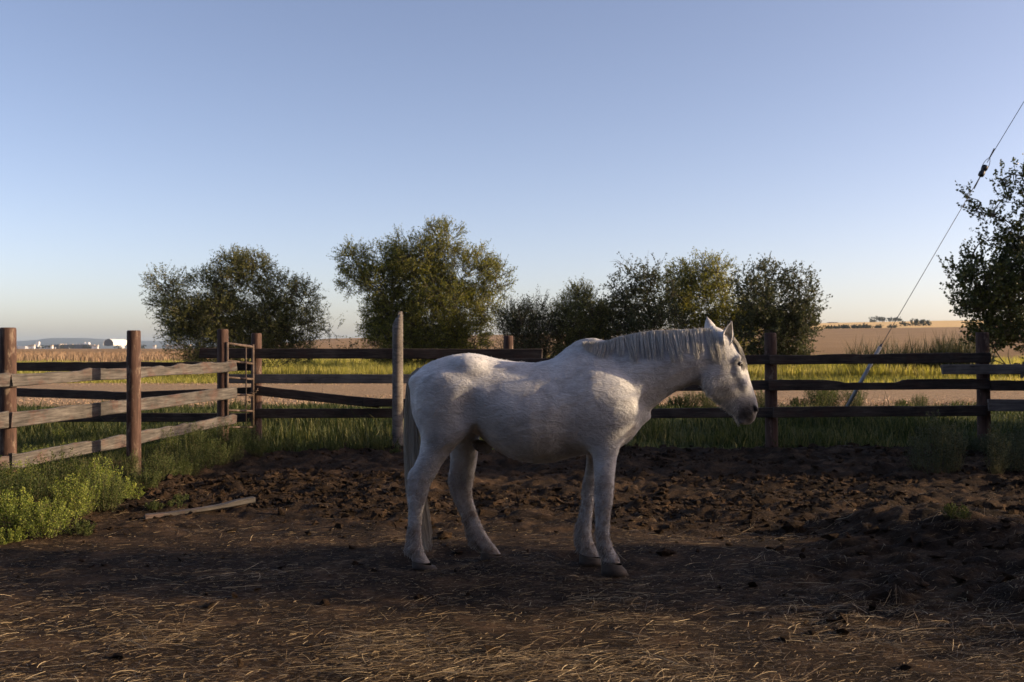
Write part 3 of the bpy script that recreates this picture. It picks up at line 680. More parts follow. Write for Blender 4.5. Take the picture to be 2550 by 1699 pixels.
M['shrub'] = leafmat('shrub_leaf', [(0, (.022, .03, .013)), (.5, (.055, .065, .025)), (1, (.115, .112, .05))], .3)
M['poplar'] = leafmat('poplar_leaf', [(0, (.022, .034, .01)), (.5, (.05, .065, .018)), (1, (.11, .115, .03))], .3, .4)
def gb(u, D): x = (u - CU) / F * D; return (x, D, float(terrain(x, D)))
T1 = [(600, 690, 75, 62), (520, 720, 80, 58), (430, 712, 58, 46, .8), (395, 752, 40, 26, .7), (480, 785, 75, 55), (560, 790, 85, 65), (650, 750, 75, 70), (700, 730, 52, 52), (660, 810, 80, 50), (760, 745, 45, 48), (770, 800, 50, 45, .6), (825, 822, 34, 32, .2), (640, 662, 40, 33), (575, 650, 40, 30), (455, 828, 34, 24, .7)]
make_tree('willow_tree', 'broad bushy willow with thin olive left side and bare twigs lower right', 'tree', gb(600, 55), pxcl(T1, 55, 1), (.13, .045), M['willow'], 1, 3.4, 9, .07)
T2 = [(1105, 600, 52, 52), (1050, 650, 70, 60), (1000, 690, 60, 50), (1100, 740, 80, 60),  (1020, 628, 65, 55), (940, 648, 60, 45), (880, 648, 42, 44, .8), (888, 700, 40, 35), (960, 710, 70, 55), (1050, 700, 80, 65), (1140, 680, 70, 65), (1200, 668, 45, 50), (1237, 700, 40, 52, .7), (1170, 760, 80, 55), (1070, 790, 90, 60), (970, 780, 70, 60), (930, 818, 40, 35), (1120, 830, 90, 40), (1010, 830, 80, 40), (1215, 780, 38, 40, .7)]
make_tree('willow_tree', 'tallest full willow tree with olive crown behind the grey split post', 'tree', gb(1060, 55), pxcl(T2, 55, 2), (.13, .045), M['willow_b'], 2, 3.4, 8, .07, gap=.35)
SA = [(1300, 795, 35, 33, .7), (1335, 785, 28, 38, .6), (1278, 805, 40, 40, .8), (1320, 835, 52, 32, .8), (1365, 815, 30, 30, .5)]
make_tree('willow_shrub', 'low spiky shrub beside the tallest willow', 'shrub', gb(1310, 52), pxcl(SA, 52, 3), (.12, .04), M['shrub'], 3, 4.0, 6, .04, gap=.32, up=1.1, twig_len=(.4, 1.0))
SB = [(1400, 830, 50, 35), (1500, 800, 40, 40), (1445, 742, 36, 35), (1470, 772, 35, 35), (1408, 778, 40, 30), (1440, 812, 52, 40), (1485, 825, 40, 35, .7)]
make_tree('willow_shrub', 'small rounded willow shrub with pale tip above the horse back', 'shrub', gb(1445, 52), pxcl(SB, 52, 4), (.12, .04), M['willow'], 4, 4.2, 5, .05, gap=.32)
C1 = [(1520, 790, 45, 45, .7), (1590, 760, 60, 50, .7), (1545, 722, 45, 45, .22), (1580, 702, 40, 40, .28), (1620, 690, 48, 42, .35), (1560, 770, 60, 50, .4), (1640, 740, 60, 55, .6), (1630, 800, 70, 50, .8), (1540, 815, 50, 40, .4), (1570, 668, 34, 26, .02), (1545, 660, 30, 24, .02)]
make_tree('leafy_shrub', 'sparse twiggy shrub with bare top branches above the horse mane', 'shrub', gb(1600, 52), pxcl(C1, 52, 5), (.13, .07), M['shrub'], 5, 4.6, 6, .05, subs=6, gap=.32)
C2 = [(1690, 760, 50, 50), (1850, 780, 50, 50), (1740, 672, 52, 36), (1790, 680, 42, 40), (1702, 690, 36, 40), (1740, 720, 60, 50), (1800, 740, 50, 50), (1730, 785, 70, 60), (1810, 805, 60, 50)]
make_tree('willow_tree', 'bright green topped willow between two darker shrubs behind the horse head', 'tree', gb(1750, 54), pxcl(C2, 54, 6), (.13, .05), M['willow_b'], 6, 3.4, 6, .07)
C3 = [(1868, 692, 42, 38, .5), (1930, 690, 48, 40, .6), (1990, 702, 44, 42, .55), (2008, 742, 34, 44, .5), (1880, 750, 60, 55, .9), (1960, 762, 65, 60), (1998, 805, 34, 45, .7), (1900, 820, 70, 45), (1970, 842, 50, 28, .8), (2020, 775, 20, 25, .3)]
make_tree('leafy_shrub', 'large dark rounded shrub standing against the tan field', 'shrub', gb(1930, 50), pxcl(C3, 50, 7), (.13, .07), M['shrub'], 7, 4.6, 7, .06, subs=5, gap=.32)
CP = [(2440, 720, 60, 60, 1.3), (2500, 780, 70, 70, 1.4), (2540, 700, 70, 70, 1.3), (2470, 840, 50, 40, 1.3), (2560, 620, 50, 60, 1.1), (2410, 492, 12, 26, .7), (2430, 527, 22, 16, .8), (2470, 540, 32, 20, .8), (2490, 450, 12, 28, .7), (2500, 492, 24, 28, .7), (2540, 440, 20, 34, .7), (2565, 500, 32, 42, .7), (2465, 600, 34, 28, .7), (2520, 572, 40, 42, .9), (2425, 640, 28, 26, .6), (2368, 668, 24, 13, .6), (2400, 700, 40, 28, .9), (2378, 745, 28, 22, .6), (2460, 690, 60, 50), (2540, 660, 60, 60), (2440, 760, 46, 38), (2520, 760, 70, 60), (2490, 820, 46, 40), (2560, 840, 60, 50), (2610, 700, 80, 90), (2625, 560, 70, 90), (2650, 820, 80, 60), (2620, 450, 50, 60)]
make_tree('poplar_tree', 'tall dark poplar with upswept leafy branches beside the guy wire', 'tree', gb(2570, 42), pxcl(CP, 42, 8), (.13, .11), M['poplar'], 8, 4.2, 3, .10, up=.9, gap=.36, subs=4)
LB = [(866, 866, 26, 9, .7), (890, 868, 18, 8, .5), (835, 870, 18, 7, .5), (905, 873, 14, 6, .4)]
make_tree('bramble_bush', 'low dark bramble between the two big willows', 'shrub', gb(866, 56), pxcl(LB, 56, 9), (.11, .06), M['shrub'], 9, 2.6, 4, .03, subs=4)
# bushes on the sunny right-hand side of the corral, beyond the frame; their shade falls across it
def wcl(x, y, h, rx, ry, seed, n=7):
    rs = np.random.default_rng(seed); out = []
    for i in range(n):
        t = (i + .5) / n; out.append((np.array([x + rs.uniform(-.5, .5) * rx, y + (t * 2 - 1) * ry * .8, h * rs.uniform(.62, .8)]), (rx * .7, ry / n * 1.6 + .25, h * .22), 1.0))
        out.append((np.array([x + rs.uniform(-.4, .4) * rx, y + (t * 2 - 1) * ry * .85, h * .35]), (rx * .9, ry / n * 1.6 + .3, h * .33), 1.2))
    return out
SHADE = [  # x, y, height, rx, ry, label
    (7.6, 6.25, 3.0, .8, .62, 'dense caragana bush beside the corral, nearest the horse head'),
    (10.2, 12.6, 4.2, 1.2, 1.75, 'dense caragana bush standing near the fence corner'),
    (12.6, 16.9, 3.7, 1.2, 2.9, 'long caragana bush beyond the fence corner'),
    (7.8, 4.95, 1.5, .5, .2, 'small young caragana bush beside the straw')]
for k, (x, y, h, rx, ry, lb) in enumerate(SHADE):
    make_tree('caragana_bush', lb, 'bush', (x, y, -.02), wcl(x, y, h, rx, ry, 70 + k), (.10, .05), M['shrub'], 70 + k, 2.6, 5, .03, twig_len=(.15, .4), gap=.3, subs=2)
# ------------------------------------------------------------------ weeds
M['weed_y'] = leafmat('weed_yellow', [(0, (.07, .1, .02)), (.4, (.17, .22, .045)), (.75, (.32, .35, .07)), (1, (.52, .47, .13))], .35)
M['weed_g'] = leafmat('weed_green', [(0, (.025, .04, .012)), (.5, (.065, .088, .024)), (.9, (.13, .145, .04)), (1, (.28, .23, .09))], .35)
M['weed_grey'] = leafmat('weed_greygreen', [(0, (.03, .042, .02)), (.5, (.07, .085, .045)), (1, (.13, .13, .075))], .3)
M['stem'] = simple('weed_stem', [(.3, (.06, .065, .025)), (.7, (.13, .12, .05))], 8, rough=.8, bstr=0)
def weed_proto(seed, H, Rr, nst, nleaf, leaf, erect):
    rs = np.random.default_rng(seed); mb = MB(); Vs = []; Rn = []
    for i in range(nst):
        a = rs.uniform(0, 2 * np.pi); rad = Rr * rs.random()**.6; h = H * rs.uniform(.65, 1.05) * (1 - .35 * (rad / Rr)**2)
        e = np.array([math.cos(a) * rad, math.sin(a) * rad, h]); s = e * [.15 + .3 * erect, .15 + .3 * erect, 0] - [0, 0, .03]
        pts = spline([s, s * .4 + e * .6 * [1, 1, .75] + rs.normal(0, .02, 3), e], 6)
        V, Q, T = tube_vq(pts, np.linspace(.005, .0015, 6), 3, False); mb.add(V, Q)
        n = nleaf; t = .25 + .78 * rs.random(n)**.7; q = np.stack([np.interp(t, np.linspace(0, 1, 6), pts[:, j]) for j in range(3)], -1)
        br = rs.standard_normal((n, 3)) * [1, 1, .6]; br /= np.linalg.norm(br, axis=1)[:, None]
        q = q + br * (rs.uniform(.01, .11, n) * (1.15 - t) * (H / .6) + .008)[:, None]
        ax = br + rs.normal(0, .5, (n, 3)) + [0, 0, .5]; ax /= np.linalg.norm(ax, axis=1)[:, None]
        sd_ = np.cross(ax, rs.standard_normal((n, 3))); sd_ /= np.linalg.norm(sd_, axis=1)[:, None]
        l = rs.uniform(.6, 1.3, n)[:, None] * leaf[0]; w_ = rs.uniform(.6, 1.3, n)[:, None] * leaf[1]
        Vs.append(np.stack([q - ax * l * .5, q + sd_ * w_ * .5, q + ax * l * .5, q - sd_ * w_ * .5], 1).reshape(-1, 3)); Rn.append(np.repeat(np.clip(.6 * rs.random(n) + .4 * t * rs.random(), 0, 1), 4))
    V = np.concatenate(Vs); me = mesh_np('foliage', V, np.arange(len(V)).reshape(-1, 4), smooth=False); add_attr(me, 'rnd', np.concatenate(Rn))
    return me, mb.mesh('stem')
WP = [weed_proto(201, .62, .36, 60, 60, (.026, .013), .4), weed_proto(202, .55, .40, 60, 60, (.024, .015), .3), weed_proto(203, .75, .22, 34, 60, (.03, .010), .7), weed_proto(204, .38, .32, 40, 50, (.028, .02), .3)]
def weed(kind, mat, x, y, s, label, group, seed, sz=1.0, name='weed_bush'):
    rs = random.Random(seed); inside = x > float(fence_x(y)) and y < 13.8
    z = float(dirt_h(x, y)) if inside else float(terrain(x, y))
    o = thing(name, label, 'weed', (x, y, z - .03), rs.uniform(0, 6.28), group); o.scale = (s, s, s * sz)
    f, st = WP[kind]
    for nm, me, mm in (('foliage', f, mat), ('stem', st, M['stem'])):
        key = (me.name, mm.name)
        if key not in WCACHE:
            m2 = me.copy(); m2.materials.clear(); m2.materials.append(mm); WCACHE[key] = m2
        c = bpy.data.objects.new(nm, WCACHE[key]); COL.objects.link(c); c.parent = o
    return o
WCACHE = {}
LY = 'bushy yellow green weed in the sunlit clump under the side fence'; GY = 'yellow weeds in the sunlit clump'
for k, (u, v, s, kd) in enumerate([(30, 1335, 1.0, 1), (120, 1345, .85, 1), (75, 1290, 1.05, 0), (190, 1300, .95, 0), (260, 1285, .9, 0), (150, 1255, 1.1, 0), (240, 1250, 1.05, 0), (-60, 1320, 1.1, 1), (-30, 1270, 1.1, 0), (60, 1245, .9, 0), (300, 1262, .8, 1), (200, 1340, .55, 3), (20, 1360, .6, 3)]):
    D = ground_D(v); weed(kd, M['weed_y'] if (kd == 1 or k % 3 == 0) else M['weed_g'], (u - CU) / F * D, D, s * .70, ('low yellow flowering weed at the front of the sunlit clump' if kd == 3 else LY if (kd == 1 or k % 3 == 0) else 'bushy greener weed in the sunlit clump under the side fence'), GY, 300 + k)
LG = 'dark green feathery weed along the foot of the side fence'; GG = 'green weeds at the foot of the side fence'
for k, (u, v, s, kd) in enumerate([(360, 1235, .75, 1), (400, 1215, .85, 0), (440, 1200, .8, 0), (470, 1190, .9, 0), (510, 1180, .95, 2), (420, 1180, 1.0, 2), (545, 1165, .9, 0), (590, 1158, .85, 2), (480, 1160, 1.0, 2), (640, 1150, .7, 0), (330, 1205, .8, 2), (620, 1135, .9, 2), (680, 1140, .6, 3), (560, 1140, 1.0, 0), (720, 1135, .55, 0), (770, 1135, .5, 3), (830, 1138, .5, 0), (890, 1135, .5, 3), (940, 1133, .55, 0), (985, 1138, .4, 3)]):
    D = ground_D(v); weed(kd, M['weed_g'], (u - CU) / F * D, D, s * .68, (LG if kd == 2 else 'rounded dark green weed at the foot of the side fence') if u < 600 else 'low green weed at the foot of the back fence', GG if u < 600 else 'green weeds at the foot of the back fence', 330 + k)
LB_ = 'pale seeding weed growing behind the side fence'
for k, (u, D, s, kd) in enumerate([(110, 12.5, .8, 1), (180, 13.2, .8, 1), (250, 13.0, .7, 0), (70, 12.0, .7, 2), (370, 13.6, .7, 1), (420, 13.5, .75, 2), (150, 14.5, .8, 2)]):
    weed(kd, M['weed_y'], (u - CU) / F * D, D, s * .7, LB_, 'weeds behind the side fence', 360 + k)
LR = 'grey green bushy weed in deep shade by the right fence post'
for k, (u, v, s, kd) in enumerate([(2330, 1195, 1.25, 2), (2290, 1180, .9, 2), (2370, 1190, 1.0, 2), (2420, 1130, .75, 1), (2480, 1200, .95, 2), (2530, 1185, 1.0, 0), (2460, 1135, .7, 1), (2560, 1150, 1.1, 0)]):
    D = ground_D(v); weed(kd, M['weed_grey'], (u - CU) / F * D, D, s * .8, LR, 'weeds by the right fence post', 380 + k)
for k, (u, D, s) in enumerate([(2040, 24.2, 1.6), (2060, 24.6, 1.4), (1995, 24.3, 1.1), (2130, 24.4, 1.2), (1720, 24.4, 1.1), (1690, 24.5, 1.2), (1765, 24.2, 1.1), (1890, 24.2, 1.2), (2250, 24.5, .9), (2290, 24.6, .8)]):
    weed([0, 1, 3][k % 3], M['weed_g'], (u - CU) / F * D, D, s * .8, 'tall leafy thistle like weed at the edge of the gravel track', 'weeds along the gravel track', 395 + k)
D = ground_D(1375); weed(3, M['weed_g'], (2385 - CU) / F * D, D, .35, 'tiny bright green weed sprouting on the dark soil mound', None, 420)
for k, (u, v) in enumerate([(385, 1285), (440, 1280), (455, 1272)]):
    D = ground_D(v); weed(3, M['weed_g'], (u - CU) / F * D, D, .3, 'little green weed sprig growing beside the broken plank', 'weed sprigs by the plank', 425 + k)
# ------------------------------------------------------------------ far background
def far_tree(u, v, D, w_px, h_px, seed, label, group, mat):
    s = D / F; x = (u - CU) / F * D; zb = EYE + (HZ - v) / F * D; zt = float(terrain(np.array(x), np.array(D)))
    cl = []; rs = np.random.default_rng(seed)
    for i in range(5): cl.append((np.array([x + rs.uniform(-.5, .5) * w_px * s, D + rs.uniform(-.3, .3) * w_px * s, zt + h_px * s * rs.uniform(.4, .7)]), (w_px * s * .33, w_px * s * .33, h_px * s * .36), 1))
    return make_tree('far_tree', label, 'tree', (x, D, zt), cl, (1.9, 1.2), mat, seed, 2.4, 1, .25, group, twig_len=(1, 2.5), gap=.3, subs=1)
M['far_leaf'] = leafmat('far_leaf', [(0, (.02, .027, .014)), (.6, (.045, .052, .026)), (1, (.08, .08, .04))], .2)
for k, (u, w_, h) in enumerate([(2172, 16, 9), (2184, 18, 13), (2198, 18, 12), (2214, 16, 9), (2228, 14, 10), (2235, 12, 8)]):
    far_tree(u, 806, 1480, w_, h, 500 + k, 'far dark tree in the clump on top of the golden field', 'trees on the hilltop', M['far_leaf'])
for k, (u, w_, h) in enumerate([(2252, 20, 12), (2272, 18, 16), (2285, 18, 13), (2300, 16, 12), (2312, 10, 10)]):
    far_tree(u, 818, 1090, w_, h, 510 + k, 'far tree in the copse below the golden field', 'trees in the copse', M['far_leaf'])
for k, (u, w_, h) in enumerate([(2066, 16, 4), (2085, 10, 4), (2101, 10, 5), (2113, 10, 4), (2128, 10, 6), (2138, 12, 5), (2150, 12, 7), (2160, 14, 5), (2186, 16, 4), (2220, 18, 3)]):
    far_tree(u, 819, 1020, w_, h, 525 + k, 'small far hedge bush between the two tan fields', 'hedge bushes between the fields', M['far_leaf'])
M['wh'] = simple('white_paint', [(.3, (.68, .67, .64)), (.7, (.8, .79, .76))], .4, rough=.7, bstr=0)
M['tan_p'] = simple('tan_panel', [(.3, (.42, .36, .29)), (.7, (.55, .48, .4))], .4, rough=.8, bstr=0)
M['dkp'] = simple('dark_panel', [(.3, (.06, .062, .07)), (.7, (.12, .12, .13))], .5, rough=.8, bstr=0)
FD = 2400.0; FS = FD / F
def fz(): return 0.0
def bld(name, label, cat, u0, u1, vtop, parts, D=FD, group=None):
    s = D / F; xc = ((u0 + u1) / 2 - CU) * s; zb = float(terrain(np.array(xc), np.array(D))); o = thing(name, label, cat, (xc, D, zb - .5), 0, group); wd = (u1 - u0) * s; hg = EYE + (HZ - vtop) * s - zb
    for nm, mat, (a, b, c, d, dep) in parts:      # fractions of width / height
        m = MB(); m.add(*box_vq((a - .5) * wd, (b - .5) * wd, -dep / 2, dep / 2, c * hg, d * hg)); obj(nm, m.mesh(nm, False), M[mat], o)
    return o
bld('long_shed', 'long low white shed at the far left edge of the plain', 'shed', 49, 67, 862, [('wall', 'wh', (0, 1, 0, .85, 14)), ('roof', 'wh', (-.02, 1.02, .85, 1, 16))])
bld('low_shed', 'small square white shed beside the long low shed', 'shed', 38, 44, 863, [('wall', 'wh', (0, 1, 0, .85, 8)), ('roof', 'wh', (-.05, 1.05, .85, 1, 9))])
bld('grain_leg', 'two tier white elevator tower far away beyond the fields', 'tower', 90, 101, 851, [('wall', 'wh', (0, .55, 0, .55, 6)), ('base_wall', 'wh', (.3, 1, 0, .4, 9)), ('head_house', 'wh', (.05, .75, .55, 1, 6))])
bld('far_house', 'small white house near the elevator tower', 'house', 116, 121, 860, [('wall', 'wh', (0, 1, 0, .7, 6)), ('roof', 'dkp', (-.05, 1.05, .7, 1, 7))])
fac = bld('processing_plant', 'long industrial plant with tan silos and dark lower walls', 'factory', 135, 226, 848, [('wall', 'dkp', (0, 1, 0, .55, 18)), ('annex', 'tan_p', (.18, .22, .1, .62, 21)), ('annex', 'wh', (.44, .48, 0, .25, 24)), ('annex', 'wh', (.06, .1, 0, .25, 24))])
s = FS
for k, (u, r_, vt) in enumerate([(157, 3, 852), (164, 3.2, 851), (173, 3, 852), (181, 3, 851), (190, 3, 852), (198, 3.4, 851), (206, 3, 850), (212, 3.6, 847.5), (221, 4.2, 847)]):
    V, Q, T = tube_vq([(0, 0, 0), (0, 0, 10), (0, 0, (HZ - vt) * s + 1.5 - .5), (0, 0, (HZ - vt) * s + 3)], np.array([r_, r_, r_, .4]) * s * .9, 14)
    o = obj('silo', mesh_np('silo', V, Q, T), M['tan_p'] if k < 7 else M['wh'], fac); o.location = ((u - 180.5) * s, 0, 0)
# arched hall
ah = thing('arched_hall', 'large white arched hall with a dark end wall beyond the stubble field', 'hall', ((270 - CU) * s, FD, -5.0), R(0))
rad = 12.5 * s; n = 20; th = np.linspace(-.1 * np.pi, 1.1 * np.pi, n); L = 60; dx = 14 * s
prof = np.stack([np.cos(th) * rad, np.zeros(n), np.sin(th) * rad + rad * .95], -1)
fr = prof; bk = prof * [1, 1, .98] + [dx, L, 0]
i = np.arange(n - 1); Vh = np.concatenate([fr, bk]); obj('shell', mesh_np('shell', Vh, np.stack([i, i + n, i + n + 1, i + 1], -1)), M['wh'], ah)
Ve = np.concatenate([prof + [0, .6, 0], [[0, .6, rad * .5]]]); obj('end_wall', mesh_np('end_wall', Ve, None, [(n, k, k + 1) for k in range(n - 1)]), M['dkp'], ah)
V0, T0 = V2; V = V0 * [8 * s, 6 * s, 5 * s] + [24 * s, 20, 4 * s]; obj('annex', mesh_np('annex', V, None, T0), M['wh'], ah)
for k, u in enumerate([415, 424, 436, 447, 455, 463, 472, 74, 82, 129, 232, 240, 318, 384]):
    bld('far_house', 'tiny white farm building on the plain below the distant hills', 'house', u - 2.5, u + 2.5 + (k % 3), 858 + k % 2, [('wall', 'wh', (0, 1, 0, .65, 6)), ('roof', 'tan_p', (-.05, 1.05, .65, 1, 7))], 2300, 'farm buildings on the plain')
bld('far_barn', 'dark barn on the skyline of the golden field', 'barn', 2062, 2084, 802, [('wall', 'dkp', (0, 1, 0, .95, 10)), ('roof', 'dkp', (.04, .96, .95, 1, 11))], 1500)
# dark tree belt at the foot of the plant
for k, u in enumerate([108, 126, 145, 170, 195, 232, 243, 250, 256, 310, 360, 372]):
    x = (u - CU) * s; zt = float(terrain(np.array(x), np.array(FD - 40)))
    cl = [(np.array([x, FD - 40, zt + 4]), (9, 6, 4.5), 1)]
    make_tree('far_tree', 'dark far tree in the belt before the industrial plant', 'tree', (x, FD - 40, zt), cl, (2.2, 1.5), M['far_leaf'], 560 + k, 3, 1, .25, 'tree belt before the plant', twig_len=(1, 2.5), gap=.25, subs=1)
# hills
def hills():
    us = np.linspace(-900, 1400, 140); Dn, Df = 9000., 12000.
    vt = np.interp(us, [-900, -100, 40, 60, 105, 112, 170, 205, 270, 340, 430, 520, 700, 900, 1400], [853, 852, 850, 849, 846, 842.5, 842, 842, 845.5, 849, 849.5, 851.5, 853, 856, 862]) + .5 * fbm(us * .05, us * 0, 3, 3)
    V = []; rows = 8
    for r in range(rows):
        t = r / (rows - 1); D = Dn + (Df - Dn) * t; z = EYE + (HZ - vt) / F * Dn; z = (z + 30) * np.sin(np.pi / 2 * min(1, t * 1.6)) - 40 + 10 * fbm(us * .02, us * 0 + t * 6, 3, 8)
        if r >= rows - 3: z = EYE + (HZ - vt) / F * D
        V.append(np.stack([(us - CU) / F * D, np.full_like(us, D), z], -1))
    m = len(us); i = np.arange(rows - 1)[:, None] * m; j = np.arange(m - 1)[None]
    Q = np.stack([i + j, i + j + 1, i + m + j + 1, i + m + j], -1).reshape(-1, 4)
    mt = simple('hill', [(.35, (.05, .06, .055)), (.65, (.1, .105, .09))], .004, rough=.95, bstr=0, rnd=False)
    obj('hills', mesh_np('hills', np.concatenate(V), Q), mt, kind='structure')
hills()
# ------------------------------------------------------------------ horse
HA = R(9.0); HC = Vector((.068, 6.78, 0)); cA, sA = math.cos(HA), math.sin(HA)
def hp(zx, zy, yo=0.0):
    """photo detail pixel -> (x along horse, z up) on the plane offset yo from the horse's middle"""
    u = 980 + zx / 2.306; v = 770 + zy / 2.306; k = (u - CU) / F
    s = (k * (HC.y + yo * cA) - HC.x - yo * sA) / (cA + k * sA); t = HC.y - s * sA + yo * cA
    return s, EYE + (HZ - v) / F * t
def hpa(pts, yo=0.0): return np.array([hp(a, b, yo) for a, b in pts])
VX = .0085
gx = np.arange(-.86, 1.68, VX, dtype=np.float32); gy = np.arange(-.37, .37 + VX, VX, dtype=np.float32); gz_ = np.arange(-.03, 1.72, VX, dtype=np.float32)
GX, GZ = np.meshgrid(gx, gz_, indexing='ij'); Y3 = gy[None, :, None]
SDF = np.full((len(gx), len(gy), len(gz_)), .5, np.float32)
def smin(a, b, k):
    h = np.clip(.5 + .5 * (b - a) / k, 0, 1); return b * (1 - h) + a * h - k * h * (1 - h)
def table(s, *cols, n=300, sm=4):
    s = np.asarray(s, float); o = np.argsort(s); s = s[o]; t = np.linspace(s[0], s[-1], n); out = [t]
    for c in cols:
        v = np.interp(t, s, np.asarray(c, float)[o]); e = np.pad(v, sm * 2, mode='edge'); ker = np.hanning(sm * 2 + 3)[1:-1]; ker /= ker.sum()
        v2 = np.convolve(e, ker, 'same')[sm * 2:-sm * 2]; v2[0], v2[-1] = v[0], v[-1]; out.append(v2)
    return out
def loft(S, T, s, lo, hi, wid, yc=0.0, p=2.2, tn=0.0, bn=0.0, k=.05, sm=5, sub=False, tm=0.0):
    """S,T: 2-D arrays (axial, transverse) over the xz grid"""
    global SDF
    n = len(s); arr = lambda q: np.full(n, q) if np.isscalar(q) else np.asarray(q)
    t, lo, hi, wid, yc, tn, bn, p = table(s, lo, hi, wid, arr(yc), arr(tn), arr(bn), arr(p), sm=sm)
    Sc = np.clip(S, t[0], t[-1]); g = lambda c: np.interp(Sc, t, c).astype(np.float32)
    L, H, W, YC, TN, BN, PP = g(lo), g(hi), g(wid), g(yc), g(tn), g(bn), g(p)
    half = np.maximum((H - L) / 2, .004); tt = (T - (L + H) / 2) / half; W = np.maximum(W, .004)
    up = np.maximum(tt, 0); dn = np.maximum(-tt, 0); We = W * np.clip(1 - TN * up**1.5 - BN * dn**1.5, .12, 2)
    ds = np.maximum(np.maximum(t[0] - S, S - t[-1]), 0)
    near = (np.abs(tt) * half < half + .16) & (ds < .12)
    ii = np.where(near.any(1))[0]; kk = np.where(near.any(0))[0]; sl = (slice(ii[0], ii[-1] + 1), slice(kk[0], kk[-1] + 1))
    a = np.abs(tt[sl])[:, None, :]; b = np.abs(Y3 - YC[sl][:, None, :]) / We[sl][:, None, :]; P_ = PP[sl][:, None, :]
    rho = (a**P_ + b**P_)**(1 / P_); mn = np.minimum(half, W)[sl][:, None, :]
    d = (rho - 1) * np.minimum(mn, .16)
    d = np.maximum(d, (t[0] - S)[sl][:, None, :]) if sub else d + ds[sl][:, None, :] * .8
    sl3 = (sl[0], slice(None), sl[1])
    SDF[sl3] = smin(SDF[sl3], d.astype(np.float32), k)
def ell(c, r, k=.04, yaw=0.0, pitch=0.0, sub=False):
    """ellipsoid blob, pitch turns it in the xz plane"""
    m = max(r) + .12; ii = np.where(np.abs(gx - c[0]) < m)[0]; jj = np.where(np.abs(gy - c[1]) < m)[0]; kk = np.where(np.abs(gz_ - c[2]) < m)[0]
    X = gx[ii][:, None, None] - c[0]; Y = gy[jj][None, :, None] - c[1]; Z = gz_[kk][None, None, :] - c[2]
    cp, sp = math.cos(pitch), math.sin(pitch); X, Z = X * cp + Z * sp, -X * sp + Z * cp
    cy, sy = math.cos(yaw), math.sin(yaw); X, Y = X * cy + Y * sy, -X * sy + Y * cy
    q = np.sqrt((X / r[0])**2 + (Y / r[1])**2 + (Z / r[2])**2); q2 = np.sqrt((X / r[0]**2)**2 + (Y / r[1]**2)**2 + (Z / r[2]**2)**2) + 1e-6
    d = np.clip(q * (q - 1) / q2, -.3, .3).astype(np.float32); ix = np.ix_(ii, jj, kk)
    if sub: SDF[ix] = -smin(-SDF[ix], d, k)
    else: SDF[ix] = smin(SDF[ix], d, k)

# trunk: (zx, top, bottom, half width, top-narrowing, bottom-narrowing)
TR = [(104, 440, 470, .02, 0, 0), (112, 405, 560, .085, 0, 0), (130, 368, 640, .145, .1, 0), (165, 332, 700, .195, .15, 0), (215, 302, 730, .235, .2, .05), (280, 279, 735, .262, .28, .1), (350, 260, 725, .272, .35, .15),
      (440, 251, 705, .27, .38, .15), (510, 262, 735, .268, .36, .15), (600, 286, 815, .282, .32, .18), (700, 301, 865, .30, .3, .2), (820, 308, 889, .305, .3, .22), (920, 285, 880, .292, .42, .22), (1000, 236, 858, .272, .6, .2),
      (1080, 205, 838, .252, .72, .15), (1160, 205, 824, .235, .74, .12), (1230, 262, 815, .222, .6, .1), (1300, 340, 795, .205, .4, .1), (1360, 420, 755, .17, .25, .1), (1400, 500, 705, .12, .1, .05), (1418, 575, 670, .05, 0, 0)]
tp = hpa([(a, b) for a, b, *_ in TR]); bt = hpa([(a, c) for a, b, c, *_ in TR])
loft(GX, GZ, tp[:, 0], bt[:, 1], tp[:, 1], [q[3] for q in TR], 0, 2.25, [q[4] for q in TR], [q[5] for q in TR], .02, 4)
# neck
NK = [(980, 262, 420, .05), (1050, 212, 520, .075), (1120, 192, 600, .10), (1200, 186, 640, .122), (1300, 168, 662, .132), (1400, 146, 645, .128), (1450, 139, 602, .122), (1500, 133, 562, .115), (1560, 129, 513, .11), (1620, 127, 474, .105), (1700, 123, 442, .098), (1770, 119, 428, .092), (1830, 120, 405, .085), (1875, 126, 350, .07)]
tp = hpa([(a, b) for a, b, *_ in NK]); bt = hpa([(a, c) for a, b, c, *_ in NK])
loft(GX, GZ, tp[:, 0], bt[:, 1], tp[:, 1], [q[3] for q in NK], 0, 2.1, .62, .12, .07, 4)
# head: axis from poll to muzzle
h0 = np.array(hp(1872, 165)); h1 = np.array(hp(2052, 628)); hd = (h1 - h0) / np.linalg.norm(h1 - h0); hn = np.array([-hd[1], hd[0]])
HS = (GX - h0[0]) * hd[0] + (GZ - h0[1]) * hd[1]; HT = (GX - h0[0]) * hn[0] + (GZ - h0[1]) * hn[1]
def hst(pts): q = hpa(pts) - h0; return q @ hd, q @ hn
sf_, tf = hst([(1868, 112), (1910, 128), (1948, 156), (1978, 195), (2006, 245), (2026, 300), (2041, 360), (2058, 420), (2079, 480), (2097, 540), (2103, 572), (2096, 603), (2078, 630), (2052, 646)])
sb_, tb = hst([(1800, 190), (1770, 300), (1762, 400), (1790, 466), (1822, 506), (1862, 541), (1905, 574), (1945, 602), (1968, 632), (1996, 655), (2022, 652)])
ss = np.linspace(-.02, .575, 28); fr_ = np.interp(ss, sf_, tf); bk_ = np.interp(ss, sb_, tb)
wd_ = np.interp(ss, [-.02, .05, .13, .2, .27, .33, .4, .46, .51, .55, .575], [.062, .080, .092, .094, .082, .068, .058, .056, .057, .052, .035])
loft(HS, HT, ss, np.minimum(fr_, bk_), np.maximum(fr_, bk_), wd_, 0, 2.5, np.interp(ss, [0, .15, .3, .5], [.25, .12, .2, .2]), np.interp(ss, [0, .15, .3, .5], [.1, .45, .5, .3]), .035, 3)
